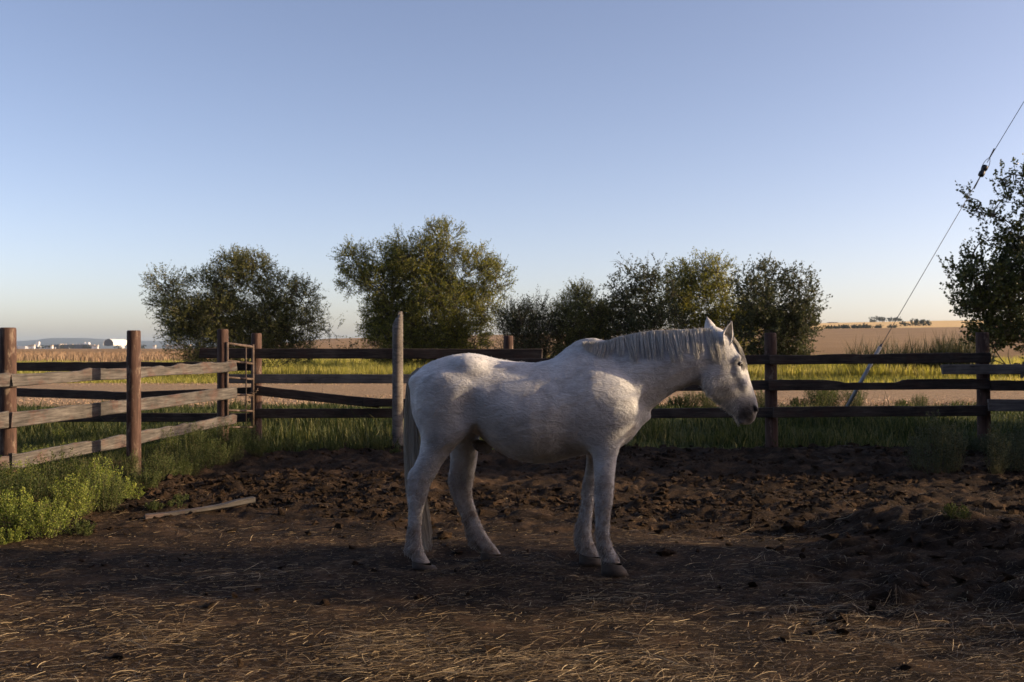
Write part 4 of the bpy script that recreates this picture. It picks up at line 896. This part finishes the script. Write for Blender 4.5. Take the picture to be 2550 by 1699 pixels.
for sy in (-1, 1):
    c = hp(1865, 425); ell((c[0], sy * .062, c[1]), (.10, .035, .115), .03, 0, .5)          # jowl
    c = hp(1972, 292); ell((c[0], sy * .078, c[1]), (.04, .02, .02), .025, 0, .9)         # brow ridge
    c = hp(1985, 312); ell((c[0] + .003, sy * .104, c[1]), (.026, .018, .019), .012, sub=True)  # eye socket
    a = hp(1968, 345); b = hp(2050, 500)
    for q in np.linspace(0, 1, 7): ell((a[0] + (b[0] - a[0]) * q * .7, sy * (.082 - .034 * q), a[1] + (b[1] - a[1]) * q * .7), (.028, .012, .016), .02, 0, 1.1)  # facial crest
    c = hp(1895, 520); ell((c[0], sy * .085, c[1] + .0), (.055, .022, .07), .04, 0, .9, sub=True)
    c = hp(2078, 578); ell((c[0] + .002, sy * .052, c[1]), (.013, .022, .022), .012, 0, .35, sub=True)   # nostril
    c = hp(2093, 575); ell((c[0] - .004, sy * .046, c[1]), (.012, .014, .028), .012, 0, .35)
    c = hp(2063, 590); ell((c[0] - .004, sy * .05, c[1]), (.012, .012, .024), .012, 0, .2)
    a = hp(2006, 608); b = hp(2040, 648)
    for q in np.linspace(0, 1, 6): ell((a[0] + (b[0] - a[0]) * q, sy * .056, a[1] + (b[1] - a[1]) * q), (.008, .016, .009), .008, sub=True)   # mouth line
c = hp(2062, 632); ell((c[0], 0, c[1]), (.026, .042, .02), .025, 0, .7)
c = hp(2006, 650); ell((c[0], 0, c[1]), (.03, .036, .02), .02, 0, -.3)
# legs: (zy, back zx, front zx, half width)
LEG = {
 'nh': (-.155, [(480, 140, 400, .085), (600, 146, 432, .10), (690, 153, 408, .098), (760, 155, 362, .088), (830, 146, 315, .074), (890, 118, 273, .06), (940, 90, 247, .052), (985, 80, 216, .047), (1050, 78, 197, .044), (1110, 84, 178, .039), (1160, 86, 166, .035), (1250, 83, 160, .033), (1320, 78, 162, .036), (1365, 72, 172, .041), (1405, 98, 190, .039), (1440, 112, 214, .045)], (112, 252, 1470)),
 'fh': (.15, [(560, 170, 430, .085), (700, 300, 492, .098), (800, 330, 491, .086), (860, 330, 484, .073), (940, 325, 469, .058), (1000, 318, 457, .05), (1060, 325, 448, .045), (1110, 346, 456, .041), (1180, 377, 476, .036), (1250, 407, 502, .034), (1310, 421, 532, .036), (1360, 436, 565, .041), (1400, 478, 598, .039), (1430, 506, 618, .045)], (503, 642, 1470)),
 'nf': (-.15, [(600, 1090, 1340, .085), (700, 1100, 1325, .085), (760, 1115, 1311, .08), (800, 1130, 1297, .073), (860, 1145, 1281, .064), (950, 1152, 1270, .055), (1010, 1155, 1266, .05), (1060, 1152, 1263, .048), (1115, 1154, 1259, .046), (1170, 1158, 1247, .037), (1250, 1159, 1240, .034), (1310, 1165, 1242, .037), (1350, 1171, 1255, .042), (1390, 1181, 1271, .041), (1430, 1198, 1296, .043), (1455, 1196, 1308, .049)], (1196, 1350, 1524)),
 'ff': (.14, [(600, 1060, 1280, .08), (760, 1095, 1260, .078), (800, 1112, 1240, .07), (860, 1110, 1215, .06), (920, 1104, 1190, .054), (1010, 1086, 1166, .048), (1060, 1079, 1160, .047), (1115, 1080, 1153, .045), (1170, 1071, 1144, .037), (1250, 1052, 1137, .034), (1300, 1043, 1137, .037), (1350, 1047, 1148, .042), (1400, 1065, 1172, .041), (1430, 1071, 1186, .045)], (1068, 1198, 1478))}
HOOF = {}
for nm, (yo, st, (hx0, hx1, hb)) in LEG.items():
    zb = hp((hx0 + hx1) / 2, hb, yo)[1]; ztop = hp(st[0][1], st[0][0], yo)[1]
    fix = lambda z: z - zb * (1 - (z - zb) / (ztop - zb))
    lo = []; hi = []; zz = []; wd = []
    for zy, b, f, w_ in st:
        (xb, z), (xf, _) = hp(b, zy, yo), hp(f, zy, yo); lo.append(xb); hi.append(xf); zz.append(fix(z)); wd.append(w_)
    dy = [(.0 if q > 5 else (.04 if nm[1] == 'h' else .035) * (1 if yo < 0 else -1) * (1 - q / 5)) for q in range(len(st))]
    loft(GZ, GX, np.array(zz), lo, hi, wd, np.array(dy) + yo, 2.2, 0, 0, .035 if nm[1] == 'f' else .045, 2, sub=True)
    HOOF[nm] = (yo, lo[-1], hi[-1], zz[-1], wd[-1], hp(hx0, hb, yo)[0], hp(hx1, hb, yo)[0])
# bony landmarks and muscle
for sy in (-1, 1):
    c = hp(452, 310); ell((c[0], sy * .14, c[1] - .02), (.08, .05, .05), .09)                 # point of hip
    c = hp(170, 420); ell((c[0], sy * .12, c[1]), (.07, .07, .06), .05)
    pass
    c = hp(1315, 560); ell((c[0], sy * .115, c[1]), (.11, .075, .14), .09, 0, -.3)
    c = hp(1180, 560); ell((c[0], sy * .14, c[1]), (.16, .08, .22), .12, 0, -.35)              # point of shoulder
    pass
    c = hp(330, 560); ell((c[0], sy * .2, c[1]), (.15, .055, .22), .10, 0, .3)                  # thigh
    c = hp(475, 570); ell((c[0], sy * .325, c[1]), (.06, .05, .11), .09, 0, -.2, sub=True)       # flank hollow
    pass
    c = hp(1600, 440); ell((c[0], sy * .128, c[1]), (.22, .028, .018), .05, 0, .52, sub=True)   # jugular groove
    pass
    c = hp(98, 950); z = c[1]
for nm in ('nh', 'fh'):
    yo = LEG[nm][0]; zx = 100 if nm == 'nh' else 332; c = hp(zx, 965, yo); ell((c[0] + .012, yo, c[1]), (.022, .022, .05), .03)
c = hp(505, 800); ell((c[0], 0, c[1] + .01), (.075, .05, .04), .03, 0, -.5)                       # sheath
# slight unevenness of the coat
def nets(S, iso=0.0):
    neg = S < iso; nx, ny, nz = S.shape
    c = np.zeros((nx - 1, ny - 1, nz - 1), np.int8)
    for a in (0, 1):
        for b in (0, 1):
            for d in (0, 1): c += neg[a:nx - 1 + a, b:ny - 1 + b, d:nz - 1 + d]
    cells = np.argwhere((c > 0) & (c < 8)); idx = np.full(c.shape, -1, np.int32); idx[tuple(cells.T)] = np.arange(len(cells))
    acc = np.zeros((len(cells), 3)); cnt = np.zeros(len(cells)); i, j, k = cells.T
    corners = [(0, 0, 0), (1, 0, 0), (0, 1, 0), (1, 1, 0), (0, 0, 1), (1, 0, 1), (0, 1, 1), (1, 1, 1)]
    vals = [S[i + a, j + b, k + d] for a, b, d in corners]
    for p in range(8):
        for q in range(p + 1, 8):
            A, B = np.array(corners[p]), np.array(corners[q])
            if np.abs(A - B).sum() != 1: continue
            va, vb = vals[p], vals[q]; m = (va < iso) != (vb < iso); t = np.where(m, (iso - va) / np.where(m, vb - va, 1), 0)
            acc += np.where(m[:, None], A + t[:, None] * (B - A), 0); cnt += m
    V = cells + acc / cnt[:, None]; Q = []
    for ax in range(3):
        sl0 = [slice(None)] * 3; sl1 = [slice(None)] * 3; sl0[ax] = slice(0, -1); sl1[ax] = slice(1, None)
        e = neg[tuple(sl0)] != neg[tuple(sl1)]; b, d = [(1, 2), (2, 0), (0, 1)][ax]
        E = np.argwhere(e); E = E[(E[:, b] > 0) & (E[:, d] > 0) & (E[:, b] < S.shape[b] - 1) & (E[:, d] < S.shape[d] - 1)]
        fl = neg[tuple(sl0)][tuple(E.T)]
        def at(ob, od): q = E.copy(); q[:, b] -= ob; q[:, d] -= od; return idx[tuple(q.T)]
        q = np.stack([at(1, 1), at(0, 1), at(0, 0), at(1, 0)], -1); q[~fl] = q[~fl][:, ::-1]; Q.append(q)
    return V, np.concatenate(Q)
V, Q = nets(SDF); V = V * VX + [gx[0], gy[0], gz_[0]]
# relax a little
def relax(V, Q, it=3, lam=.5):
    E = np.concatenate([Q[:, [0, 1]], Q[:, [1, 2]], Q[:, [2, 3]], Q[:, [3, 0]]])
    for _ in range(it):
        s_ = np.zeros_like(V); n_ = np.zeros(len(V)); np.add.at(s_, E[:, 0], V[E[:, 1]]); np.add.at(n_, E[:, 0], 1); np.add.at(s_, E[:, 1], V[E[:, 0]]); np.add.at(n_, E[:, 1], 1)
        V = V + lam * (s_ / np.maximum(n_, 1)[:, None] - V)
    return V
V = relax(V, Q, 4)
HB0 = BVHTree.FromPolygons([tuple(q) for q in V], [tuple(q) for q in Q.tolist()])
# ears, joined to the body mesh
def ear(base, tip, r, face, n=9, m=12):
    """cupped ear; face = direction the opening looks"""
    base = np.array(base); tip = np.array(tip); ax = tip - base; L = np.linalg.norm(ax); ax /= L
    f = np.array(face) - ax * np.dot(face, ax); f /= np.linalg.norm(f); s_ = np.cross(ax, f); out = []; 
    for shell in (1.0, .72):
        for i in range(n):
            t = i / (n - 1); rr = r * (.55 + 1.25 * t - .25 * t**2 if t < .35 else 0); rr = r * max(.02, (math.sin(math.pi * (.18 + .82 * t)**.9)))
            if t < .3: rr = r * (.62 + .38 * math.sin(t / .3 * math.pi / 2))
            opn = math.pi * (.12 + .42 * min(1, t * 1.6))
            for q in range(m):
                th = opn + (2 * math.pi - 2 * opn) * q / (m - 1)
                out.append(base + ax * L * (t * (1 if shell == 1 else .97)) + (f * math.cos(th) * .85 + s_ * math.sin(th)) * rr * shell - f * .12 * r * math.sin(math.pi * t))
    W = np.array(out); Qs = []
    for sh in range(2):
        o_ = sh * n * m
        for i in range(n - 1):
            for q in range(m - 1):
                a = o_ + i * m + q; Qs.append((a, a + 1, a + m + 1, a + m) if sh else (a, a + m, a + m + 1, a + 1))
    for i in range(n - 1):
        for q in (0, m - 1): a = i * m + q; b = n * m + a; Qs.append((a, a + m, b + m, b))
    return W, np.array(Qs)
e1b, e1t = hp(1908, 205, -.06), hp(1946, 66, -.07); e2b, e2t = hp(1826, 140, .05), hp(1800, 42, .08)
W1, Q1 = ear((e1b[0], -.055, e1b[1] - .01), (e1t[0], -.085, e1t[1]), .044, (.45, -1, .1))
W2, Q2 = ear((e2b[0] + .012, .055, e2b[1] - .02), (e2t[0], .085, e2t[1]), .040, (.5, 1, 0))
nb = len(V); Vall = np.concatenate([V, W1, W2]); Qall = np.concatenate([Q, Q1 + nb, Q2 + nb + len(W1)])
me = mesh_np('horse_body', Vall, Qall)

def coat():
    m, nt, bs = newmat('white_coat'); tc = nt.nodes.new('ShaderNodeTexCoord'); ob = tc.outputs['Object']
    def nz(scale, stretch=(1, 1, 1), det=5, dist=0):
        mp = nt.nodes.new('ShaderNodeMapping'); mp.inputs['Scale'].default_value = stretch; nt.links.new(ob, mp.inputs['Vector']); return noise(nt, mp.outputs[0], scale, det, .62, dist)
    n1 = nz(4.5, (1, 1, 1.2), 6, .6); r1 = ramp(nt, [(.28, (.38, .385, .40)), (.48, (.56, .565, .58)), (.7, (.69, .69, .69))]); nt.links.new(n1.outputs[0], r1.inputs[0]); col = r1.outputs[0]
    n2 = nz(30, (1, 1, 2.2), 5, 1.0); r2 = ramp(nt, [(.3, (.88,) * 3), (.55, (1,) * 3), (.7, (1.04,) * 3)]); nt.links.new(n2.outputs[0], r2.inputs[0]); col = mix(nt, 1.0, col, r2.outputs[0], 'MULTIPLY')
    # pinkish thin patches
    n3 = nz(6, (1, 1, 1), 4); r3 = ramp(nt, [(.58, (0,) * 3), (.72, (.3,) * 3)]); nt.links.new(n3.outputs[0], r3.inputs[0]); col = mix(nt, r3.outputs[0], col, (.42, .33, .29))
    n6 = nz(3.2, (1, 1, 1.4), 7, .8); r6 = ramp(nt, [(.52, (0,) * 3), (.68, (.38,) * 3)]); nt.links.new(n6.outputs[0], r6.inputs[0]); col = mix(nt, r6.outputs[0], col, (.25, .22, .195))
    sx = nt.nodes.new('ShaderNodeSeparateXYZ'); nt.links.new(ob, sx.inputs[0])
    # soil on the lower legs
    def mr(src, a, b, lo=0., hi=1.):
        q = nt.nodes.new('ShaderNodeMapRange'); q.inputs[1].default_value = a; q.inputs[2].default_value = b; q.inputs[3].default_value = lo; q.inputs[4].default_value = hi; nt.links.new(src, q.inputs[0]); return q.outputs[0]
    n4 = nz(14, (1, 1, .8), 6); r4 = ramp(nt, [(.42, (0,) * 3), (.62, (1,) * 3)]); nt.links.new(n4.outputs[0], r4.inputs[0])
    def mul(a, b):
        q = nt.nodes.new('ShaderNodeMath'); q.operation = 'MULTIPLY'; nt.links.new(a, q.inputs[0])
        if isinstance(b, float): q.inputs[1].default_value = b
        else: nt.links.new(b, q.inputs[1])
        return q.outputs[0]
    col = mix(nt, mul(mr(sx.outputs['Z'], .75, .3, .12, .85), r4.outputs[0]), col, (.17, .125, .09))
    col = mix(nt, mr(sx.outputs['Z'], .26, .05, 0., .55), col, (.17, .125, .09))
    # dark muzzle, eye skin
    def near(pt, r0, r1):
        d = nt.nodes.new('ShaderNodeVectorMath'); d.operation = 'DISTANCE'; nt.links.new(ob, d.inputs[0]); d.inputs[1].default_value = pt; return mr(d.outputs['Value'], r0, r1, 1., 0.)
    c = hp(2070, 600); mz = near((c[0], 0, c[1]), .06, .17); n5 = nz(22, (1, 1, 1), 4); r5 = ramp(nt, [(.3, (.88,) * 3), (.65, (1,) * 3)]); nt.links.new(n5.outputs[0], r5.inputs[0])
    col = mix(nt, mul(mul(mz, r5.outputs[0]), .98), col, (.055, .046, .045))
    for sy in (-1, 1):
        c = hp(2006, 612); col = mix(nt, mul(near((c[0], sy * .05, c[1]), .015, .055), .85), col, (.03, .026, .026))
        c = hp(1983, 313); col = mix(nt, mul(near((c[0] - .004, sy * .09, c[1] + .004), .034, .08), .95), col, (.04, .035, .036))
        c = hp(2078, 578); col = mix(nt, mul(near((c[0], sy * .045, c[1]), .01, .03), .9), col, (.025, .02, .02))
    c = hp(490, 790); col = mix(nt, mul(near((c[0], 0, c[1] + .0), .03, .1), .9), col, (.035, .03, .03))
    for (a, b, s0, s1) in ((1400, 720, .02, .09), (1270, 1440, .0, .0)):
        if s1: c = hp(a, b); col = mix(nt, mul(near((c[0], -.12, c[1]), s0, s1), .45), col, (.3, .2, .16))
    nt.links.new(col, bs.inputs['Base Color']); bs.inputs['Roughness'].default_value = .8; bs.inputs['Specular IOR Level'].default_value = .2
    bs.inputs['Sheen Weight'].default_value = .25; bs.inputs['Sheen Roughness'].default_value = .5
    # hair relief: long streaks of hair plus rubbed swirls
    h1_ = nz(70, (.35, 1, 1), 4, .5); h2_ = nz(12, (1, 1, 1.5), 8, .7); ad = nt.nodes.new('ShaderNodeMath'); ad.operation = 'MULTIPLY_ADD'; ad.inputs[1].default_value = .35
    nt.links.new(h1_.outputs[0], ad.inputs[0]); nt.links.new(h2_.outputs[0], ad.inputs[2]); bump(nt, bs, ad.outputs[0], .7, .02)
    return m
M['coat'] = coat()
horse = thing('horse', 'white horse with long mane standing side on in the dirt corral', 'horse', (HC.x, HC.y, 0), -HA)
body = obj('body', me, M['coat'], horse)
# hooves
M['hoof'] = simple('hoof_horn', [(.3, (.045, .036, .03)), (.6, (.09, .072, .058)), (.8, (.14, .115, .09))], 12, (1, 1, 3), .7, .35, .006, rnd=True)
for nm, (yo, x0, x1, z0, w_, b0, b1) in HOOF.items():
    n = 18; th = np.arange(n) / n * 2 * np.pi; rings = []
    for t, z in ((0, z0 + .006), (.08, z0 - .006), (.55, z0 * .45), (1, -.008), (1.0, -.01)):
        a0 = x0 + (b0 - x0) * t; a1 = x1 + (b1 - x1) * t; ww = (w_ + .004) * (1 + .32 * t) if t else w_ * .98; cx = (a0 + a1) / 2; rr = (a1 - a0) / 2 + .004
        if z < -.009: rr *= .3; ww *= .3
        c_, s_ = np.cos(th), np.sin(th); rings.append(np.stack([cx + np.where(c_ < 0, np.sign(c_) * np.abs(c_)**.8, c_) * rr, yo + s_ * ww, np.full(n, z) + (t < .3) * (.016 * c_ * -1 + .0)], -1))
    V = np.concatenate(rings); mm = len(rings); i = np.arange(mm - 1)[:, None] * n; j = np.arange(n)[None]; k = (j + 1) % n
    obj('hoof', mesh_np('hoof', V, np.stack([i + j, i + n + j, i + n + k, i + k], -1).reshape(-1, 4)), M['hoof'], horse)
# eyes
M['eye'] = simple('eye_dark', [(.3, (.006, .005, .005)), (.7, (.015, .01, .008))], 20, rough=.12, bstr=0, spec=.6)
V0, T0 = ico2()
for sy in (-1, 1):
    c = hp(1984, 313); hit = HB0.ray_cast(Vector((c[0], sy * .4, c[1])), Vector((0, -sy, 0)))[0]; yy = hit.y if hit else sy * .09
    eye_ = obj('eye', mesh_np('eye', V0 * [.021, .019, .017] + [c[0], yy - sy * .006, c[1] - .002], None, T0), M['eye'], horse)
    # upper lid
    th = np.linspace(-.2, np.pi + .2, 9); pts = np.stack([c[0] + np.cos(th) * .021, np.full(9, yy + sy * .003), c[1] + np.sin(th) * .014 - .001], -1)
    Vt, Qt, Tt = tube_vq(pts, np.array([.003, .005, .006, .007, .007, .007, .006, .005, .003]), 6); obj('eyelid', mesh_np('eyelid', Vt, Qt, Tt), M['coat'], eye_)
# hair -----------------------------------------------------------------
def hairmat(name, a, b, c_):
    m = leafmat(name, [(0, a), (.5, b), (1, c_)], .15, .55); return m
M['mane'] = hairmat('mane_hair', (.4, .385, .35), (.58, .56, .52), (.74, .72, .67))
M['tailm'] = hairmat('tail_hair', (.36, .32, .26), (.52, .48, .41), (.68, .65, .58))
def strands(paths, w0, w1, rs, nrm=(.8, -.35, 0)):
    """paths (n,m,3) -> ribbons"""
    n, m, _ = paths.shape; tan = np.gradient(paths, axis=1); rnd = rs.standard_normal((n, 1, 3)) * .6 + np.array(nrm)
    sd_ = rnd - tan * (rnd * tan).sum(-1, keepdims=True) / ((tan * tan).sum(-1, keepdims=True) + 1e-9); sd_ /= np.linalg.norm(sd_, axis=-1, keepdims=True) + 1e-9
    ww = np.linspace(w0, w1, m)[None, :, None] * rs.uniform(.6, 1.3, (n, 1, 1))
    V = np.stack([paths - sd_ * ww / 2, paths + sd_ * ww / 2], 2).reshape(-1, 3); b = (np.arange(n) * 2 * m)[:, None]; s_ = np.arange(m - 1)[None] * 2
    return V, np.stack([b + s_, b + s_ + 1, b + s_ + 3, b + s_ + 2], -1).reshape(-1, 4), np.repeat(rs.random(n), 2 * m)
def surf_y(x, z, off):
    h = HB0.ray_cast(Vector((x, -.6, z)), Vector((0, 1, 0)))[0]
    return (h.y - off) if h is not None else None
rs = np.random.default_rng(77)
TOPX = hpa([(1085, 198), (1110, 192), (1160, 190), (1200, 190), (1250, 178), (1300, 161), (1360, 148), (1420, 136), (1500, 126), (1600, 122), (1700, 118), (1800, 112), (1868, 112)])
BOTX = hpa([(1085, 215), (1110, 240), (1160, 268), (1200, 282), (1250, 280), (1300, 292), (1360, 306), (1420, 316), (1500, 318), (1600, 308), (1700, 296), (1760, 288), (1800, 305), (1868, 335)])
paths = []; LE = np.cumsum(rs.uniform(.006, .034, 80)) + TOPX[0, 0] - .02; LRN = rs.random(81)
for i in range(4200):
    q = rs.random(); x = TOPX[0, 0] + (TOPX[-1, 0] - TOPX[0, 0]) * q; ztop = np.interp(x, TOPX[:, 0], TOPX[:, 1]); zbot = np.interp(x, BOTX[:, 0], BOTX[:, 1])
    lk_ = int(np.searchsorted(LE, x)); lr = LRN[lk_]; Ln = (ztop - zbot) * (.7 + .3 * lr) * rs.uniform(.55, 1.1)
    drift = (.06 if q > .25 else -.05) * Ln * 4 * (.4 + lr * .6); xc = (LE[lk_] + LE[max(lk_ - 1, 0)]) / 2 + (LRN[lk_] - .5) * .03; pull = .1 + .4 * LRN[(lk_ * 3) % 81]
    pts = []; y0 = rs.uniform(-.012, .02); off = rs.uniform(.004, .02); py = None
    for t in np.linspace(0, 1, 8):
        z = ztop + .004 + .012 * math.sin(min(t * 5, math.pi)) * rs.uniform(.2, 1) - Ln * t**1.15
        xx = x + (xc - x) * pull * t + drift * t**1.4 + rs.normal(0, .0012)
        y = surf_y(xx, min(z, ztop - .02), off)
        if y is None: y = py if py is not None else -.03
        if py is not None: y = min(max(y, py - .018), py + .018)
        y = y0 * (1 - min(1, t * 4)) + y * min(1, t * 4); py = y; pts.append((xx, y, z))
    paths.append(pts)
for i in range(260):      # wisps standing off the crest
    x = rs.uniform(TOPX[1, 0], TOPX[-2, 0]); z = np.interp(x, TOPX[:, 0], TOPX[:, 1]); L = rs.uniform(.015, .04); a = rs.normal(-.6, .6)
    paths.append([(x + math.sin(a) * L * t - L * .3 * t * t, rs.normal(0, .008), z - .008 + L * math.cos(a) * t * .7) for t in np.linspace(0, 1, 8)])
V, Q, rn = strands(np.array(paths), .0034, .0012, rs); me = mesh_np('mane', V, Q); add_attr(me, 'rnd', rn); obj('mane', me, M['mane'], horse)
# forelock
FL = hpa([(1900, 125), (1950, 160), (1985, 205), (2010, 255), (2026, 305), (2036, 350)]); paths = []
for i in range(1100):
    t0 = rs.uniform(0, .3); t1 = rs.uniform(.5, 1.0); yb = rs.uniform(-.078, .04); pts = []; sd = rs.uniform(-.035, .01)
    for t in np.linspace(t0, t1, 8):
        x = np.interp(t, np.linspace(0, 1, 6), FL[:, 0]); z = np.interp(t, np.linspace(0, 1, 6), FL[:, 1]); y = yb * (.6 + .4 * t); k = abs(y) / .08
        pts.append((x + .003 - .03 * k**2 + rs.normal(0, .002), y, z + .003 - .012 * k**2))
    paths.append(pts)
V, Q, rn = strands(np.array(paths), .004, .0015, rs, (-.2, 1.2, 0)); me = mesh_np('forelock', V, Q); add_attr(me, 'rnd', rn); obj('forelock', me, M['mane'], horse)
# tail
TL = [(150, 338), (118, 385), (106, 450), (103, 560), (102, 700), (104, 820), (112, 940), (128, 1050), (150, 1180), (172, 1300), (186, 1400)]
TC = hpa(TL); tt = np.linspace(0, 1, len(TL)); SP = np.interp(tt, [0, .1, .3, .55, .75, 1], [.012, .035, .045, .055, .075, .045]); paths = []
for i in range(1500):
    a, b = np.clip(rs.normal(0, .45), -.9, .9), np.clip(rs.normal(0, .42), -.9, .9); e = rs.uniform(.62, 1.0) if rs.random() < .7 else rs.uniform(.35, .8); pts = []
    for t in np.linspace(0, e, 12):
        x = np.interp(t, tt, TC[:, 0]); z = np.interp(t, tt, TC[:, 1]); sp = np.interp(t, tt, SP); pts.append((x + a * sp + rs.normal(0, .0015) - .004, .015 + b * sp + .03 * t, z))
    paths.append(pts)
V, Q, rn = strands(np.array(paths), .005, .002, rs); me = mesh_np('tail', V, Q); add_attr(me, 'rnd', rn); obj('tail', me, M['tailm'], horse)
# short body hair: fetlock feather, jaw and chin whiskers, fuzzy coat
NV = np.array([v.normal for v in me.vertices]) if False else None
bm_ = body.data; nv = len(bm_.vertices); co = np.empty(nv * 3, np.float32); bm_.vertices.foreach_get('co', co); co = co.reshape(-1, 3); nn = np.empty(nv * 3, np.float32); bm_.vertices.foreach_get('normal', nn); nn = nn.reshape(-1, 3)
def fuzz(name, sel, cnt, L0, L1, flow, lift, w0, mat):
    ids = rs.choice(np.where(sel)[0], cnt); p = co[ids] + rs.normal(0, .003, (cnt, 3)); n_ = nn[ids]; L = rs.uniform(L0, L1, cnt)[:, None]
    f = flow(p) + rs.normal(0, .25, (cnt, 3)); f = f - n_ * (f * n_).sum(1, keepdims=True); f /= np.linalg.norm(f, axis=1)[:, None] + 1e-6
    pts = np.stack([p - n_ * .001 + (f * t + n_ * lift * (t - .45 * t * t)) * L for t in (0, .35, .7, 1)], 1)
    V, Q, rn = strands(pts, w0, w0 * .3, rs); me = mesh_np(name, V, Q); add_attr(me, 'rnd', rn); return obj(name, me, mat, horse)
down = lambda p: np.tile(np.array([-.55, 0, -1.0]), (len(p), 1)); backd = lambda p: np.tile(np.array([-1.0, 0, -.55]), (len(p), 1))
legs = co[:, 2] < .62; fet = (co[:, 2] < .3) & (nn[:, 0] < .1); c1 = hp(1880, 545); c2 = hp(1990, 650)
jaw = (co[:, 0] > hp(1770, 400)[0]) & (co[:, 0] < hp(1985, 600)[0]) & (co[:, 2] < hp(1880, 380)[1]) & (nn[:, 2] < .2)
M['coathair'] = hairmat('coat_hair', (.52, .52, .52), (.6, .6, .6), (.68, .68, .675))
M['leghair'] = hairmat('leg_hair', (.22, .18, .145), (.4, .36, .32), (.56, .53, .49))
fuzz('coat_hair', np.ones(nv, bool) & (co[:, 2] > .5) & (co[:, 0] < hp(2000, 400)[0]), 18000, .008, .018, backd, .14, .0022, M['coathair'])
fuzz('leg_hair', legs & (co[:, 2] > .1), 9000, .010, .024, down, .35, .003, M['leghair'])
fuzz('fetlock_hair', fet & (co[:, 2] > .1), 1600, .02, .05, down, .5, .003, M['leghair'])
fuzz('jaw_hair', jaw, 2200, .012, .035, down, .8, .002, M['mane'])

# the head is carried a little away from the camera: bend everything past mid-neck
xb = hp(1640, 300)[0]
for ch in horse.children_recursive:
    m_ = ch.data; n_ = len(m_.vertices); c_ = np.empty(n_ * 3, np.float32); m_.vertices.foreach_get('co', c_); c_ = c_.reshape(-1, 3)
    d_ = np.maximum(c_[:, 0] - xb, 0); c_[:, 1] += .36 * d_**2 / (d_ + .45); m_.vertices.foreach_set('co', c_.ravel()); m_.update()
# ------------------------------------------------------------------ thin evening haze
def haze():
    m = MB(); m.add(*box_vq(-23000, 23000, -700, 13600, -150, 110)); me = m.mesh('haze', False)
    mt = bpy.data.materials.new('haze'); mt.use_nodes = True; nt = mt.node_tree; nt.nodes.remove(nt.nodes['Principled BSDF'])
    pv = nt.nodes.new('ShaderNodeVolumePrincipled'); pv.inputs['Color'].default_value = (.62, .8, 1.0, 1); pv.inputs['Density'].default_value = 4.5e-5; pv.inputs['Anisotropy'].default_value = .2
    nt.links.new(pv.outputs[0], nt.nodes['Material Output'].inputs['Volume'])
    o = obj('haze', me, mt, kind='stuff'); tag(o, 'thin pale evening haze over the whole plain', 'haze')
haze()
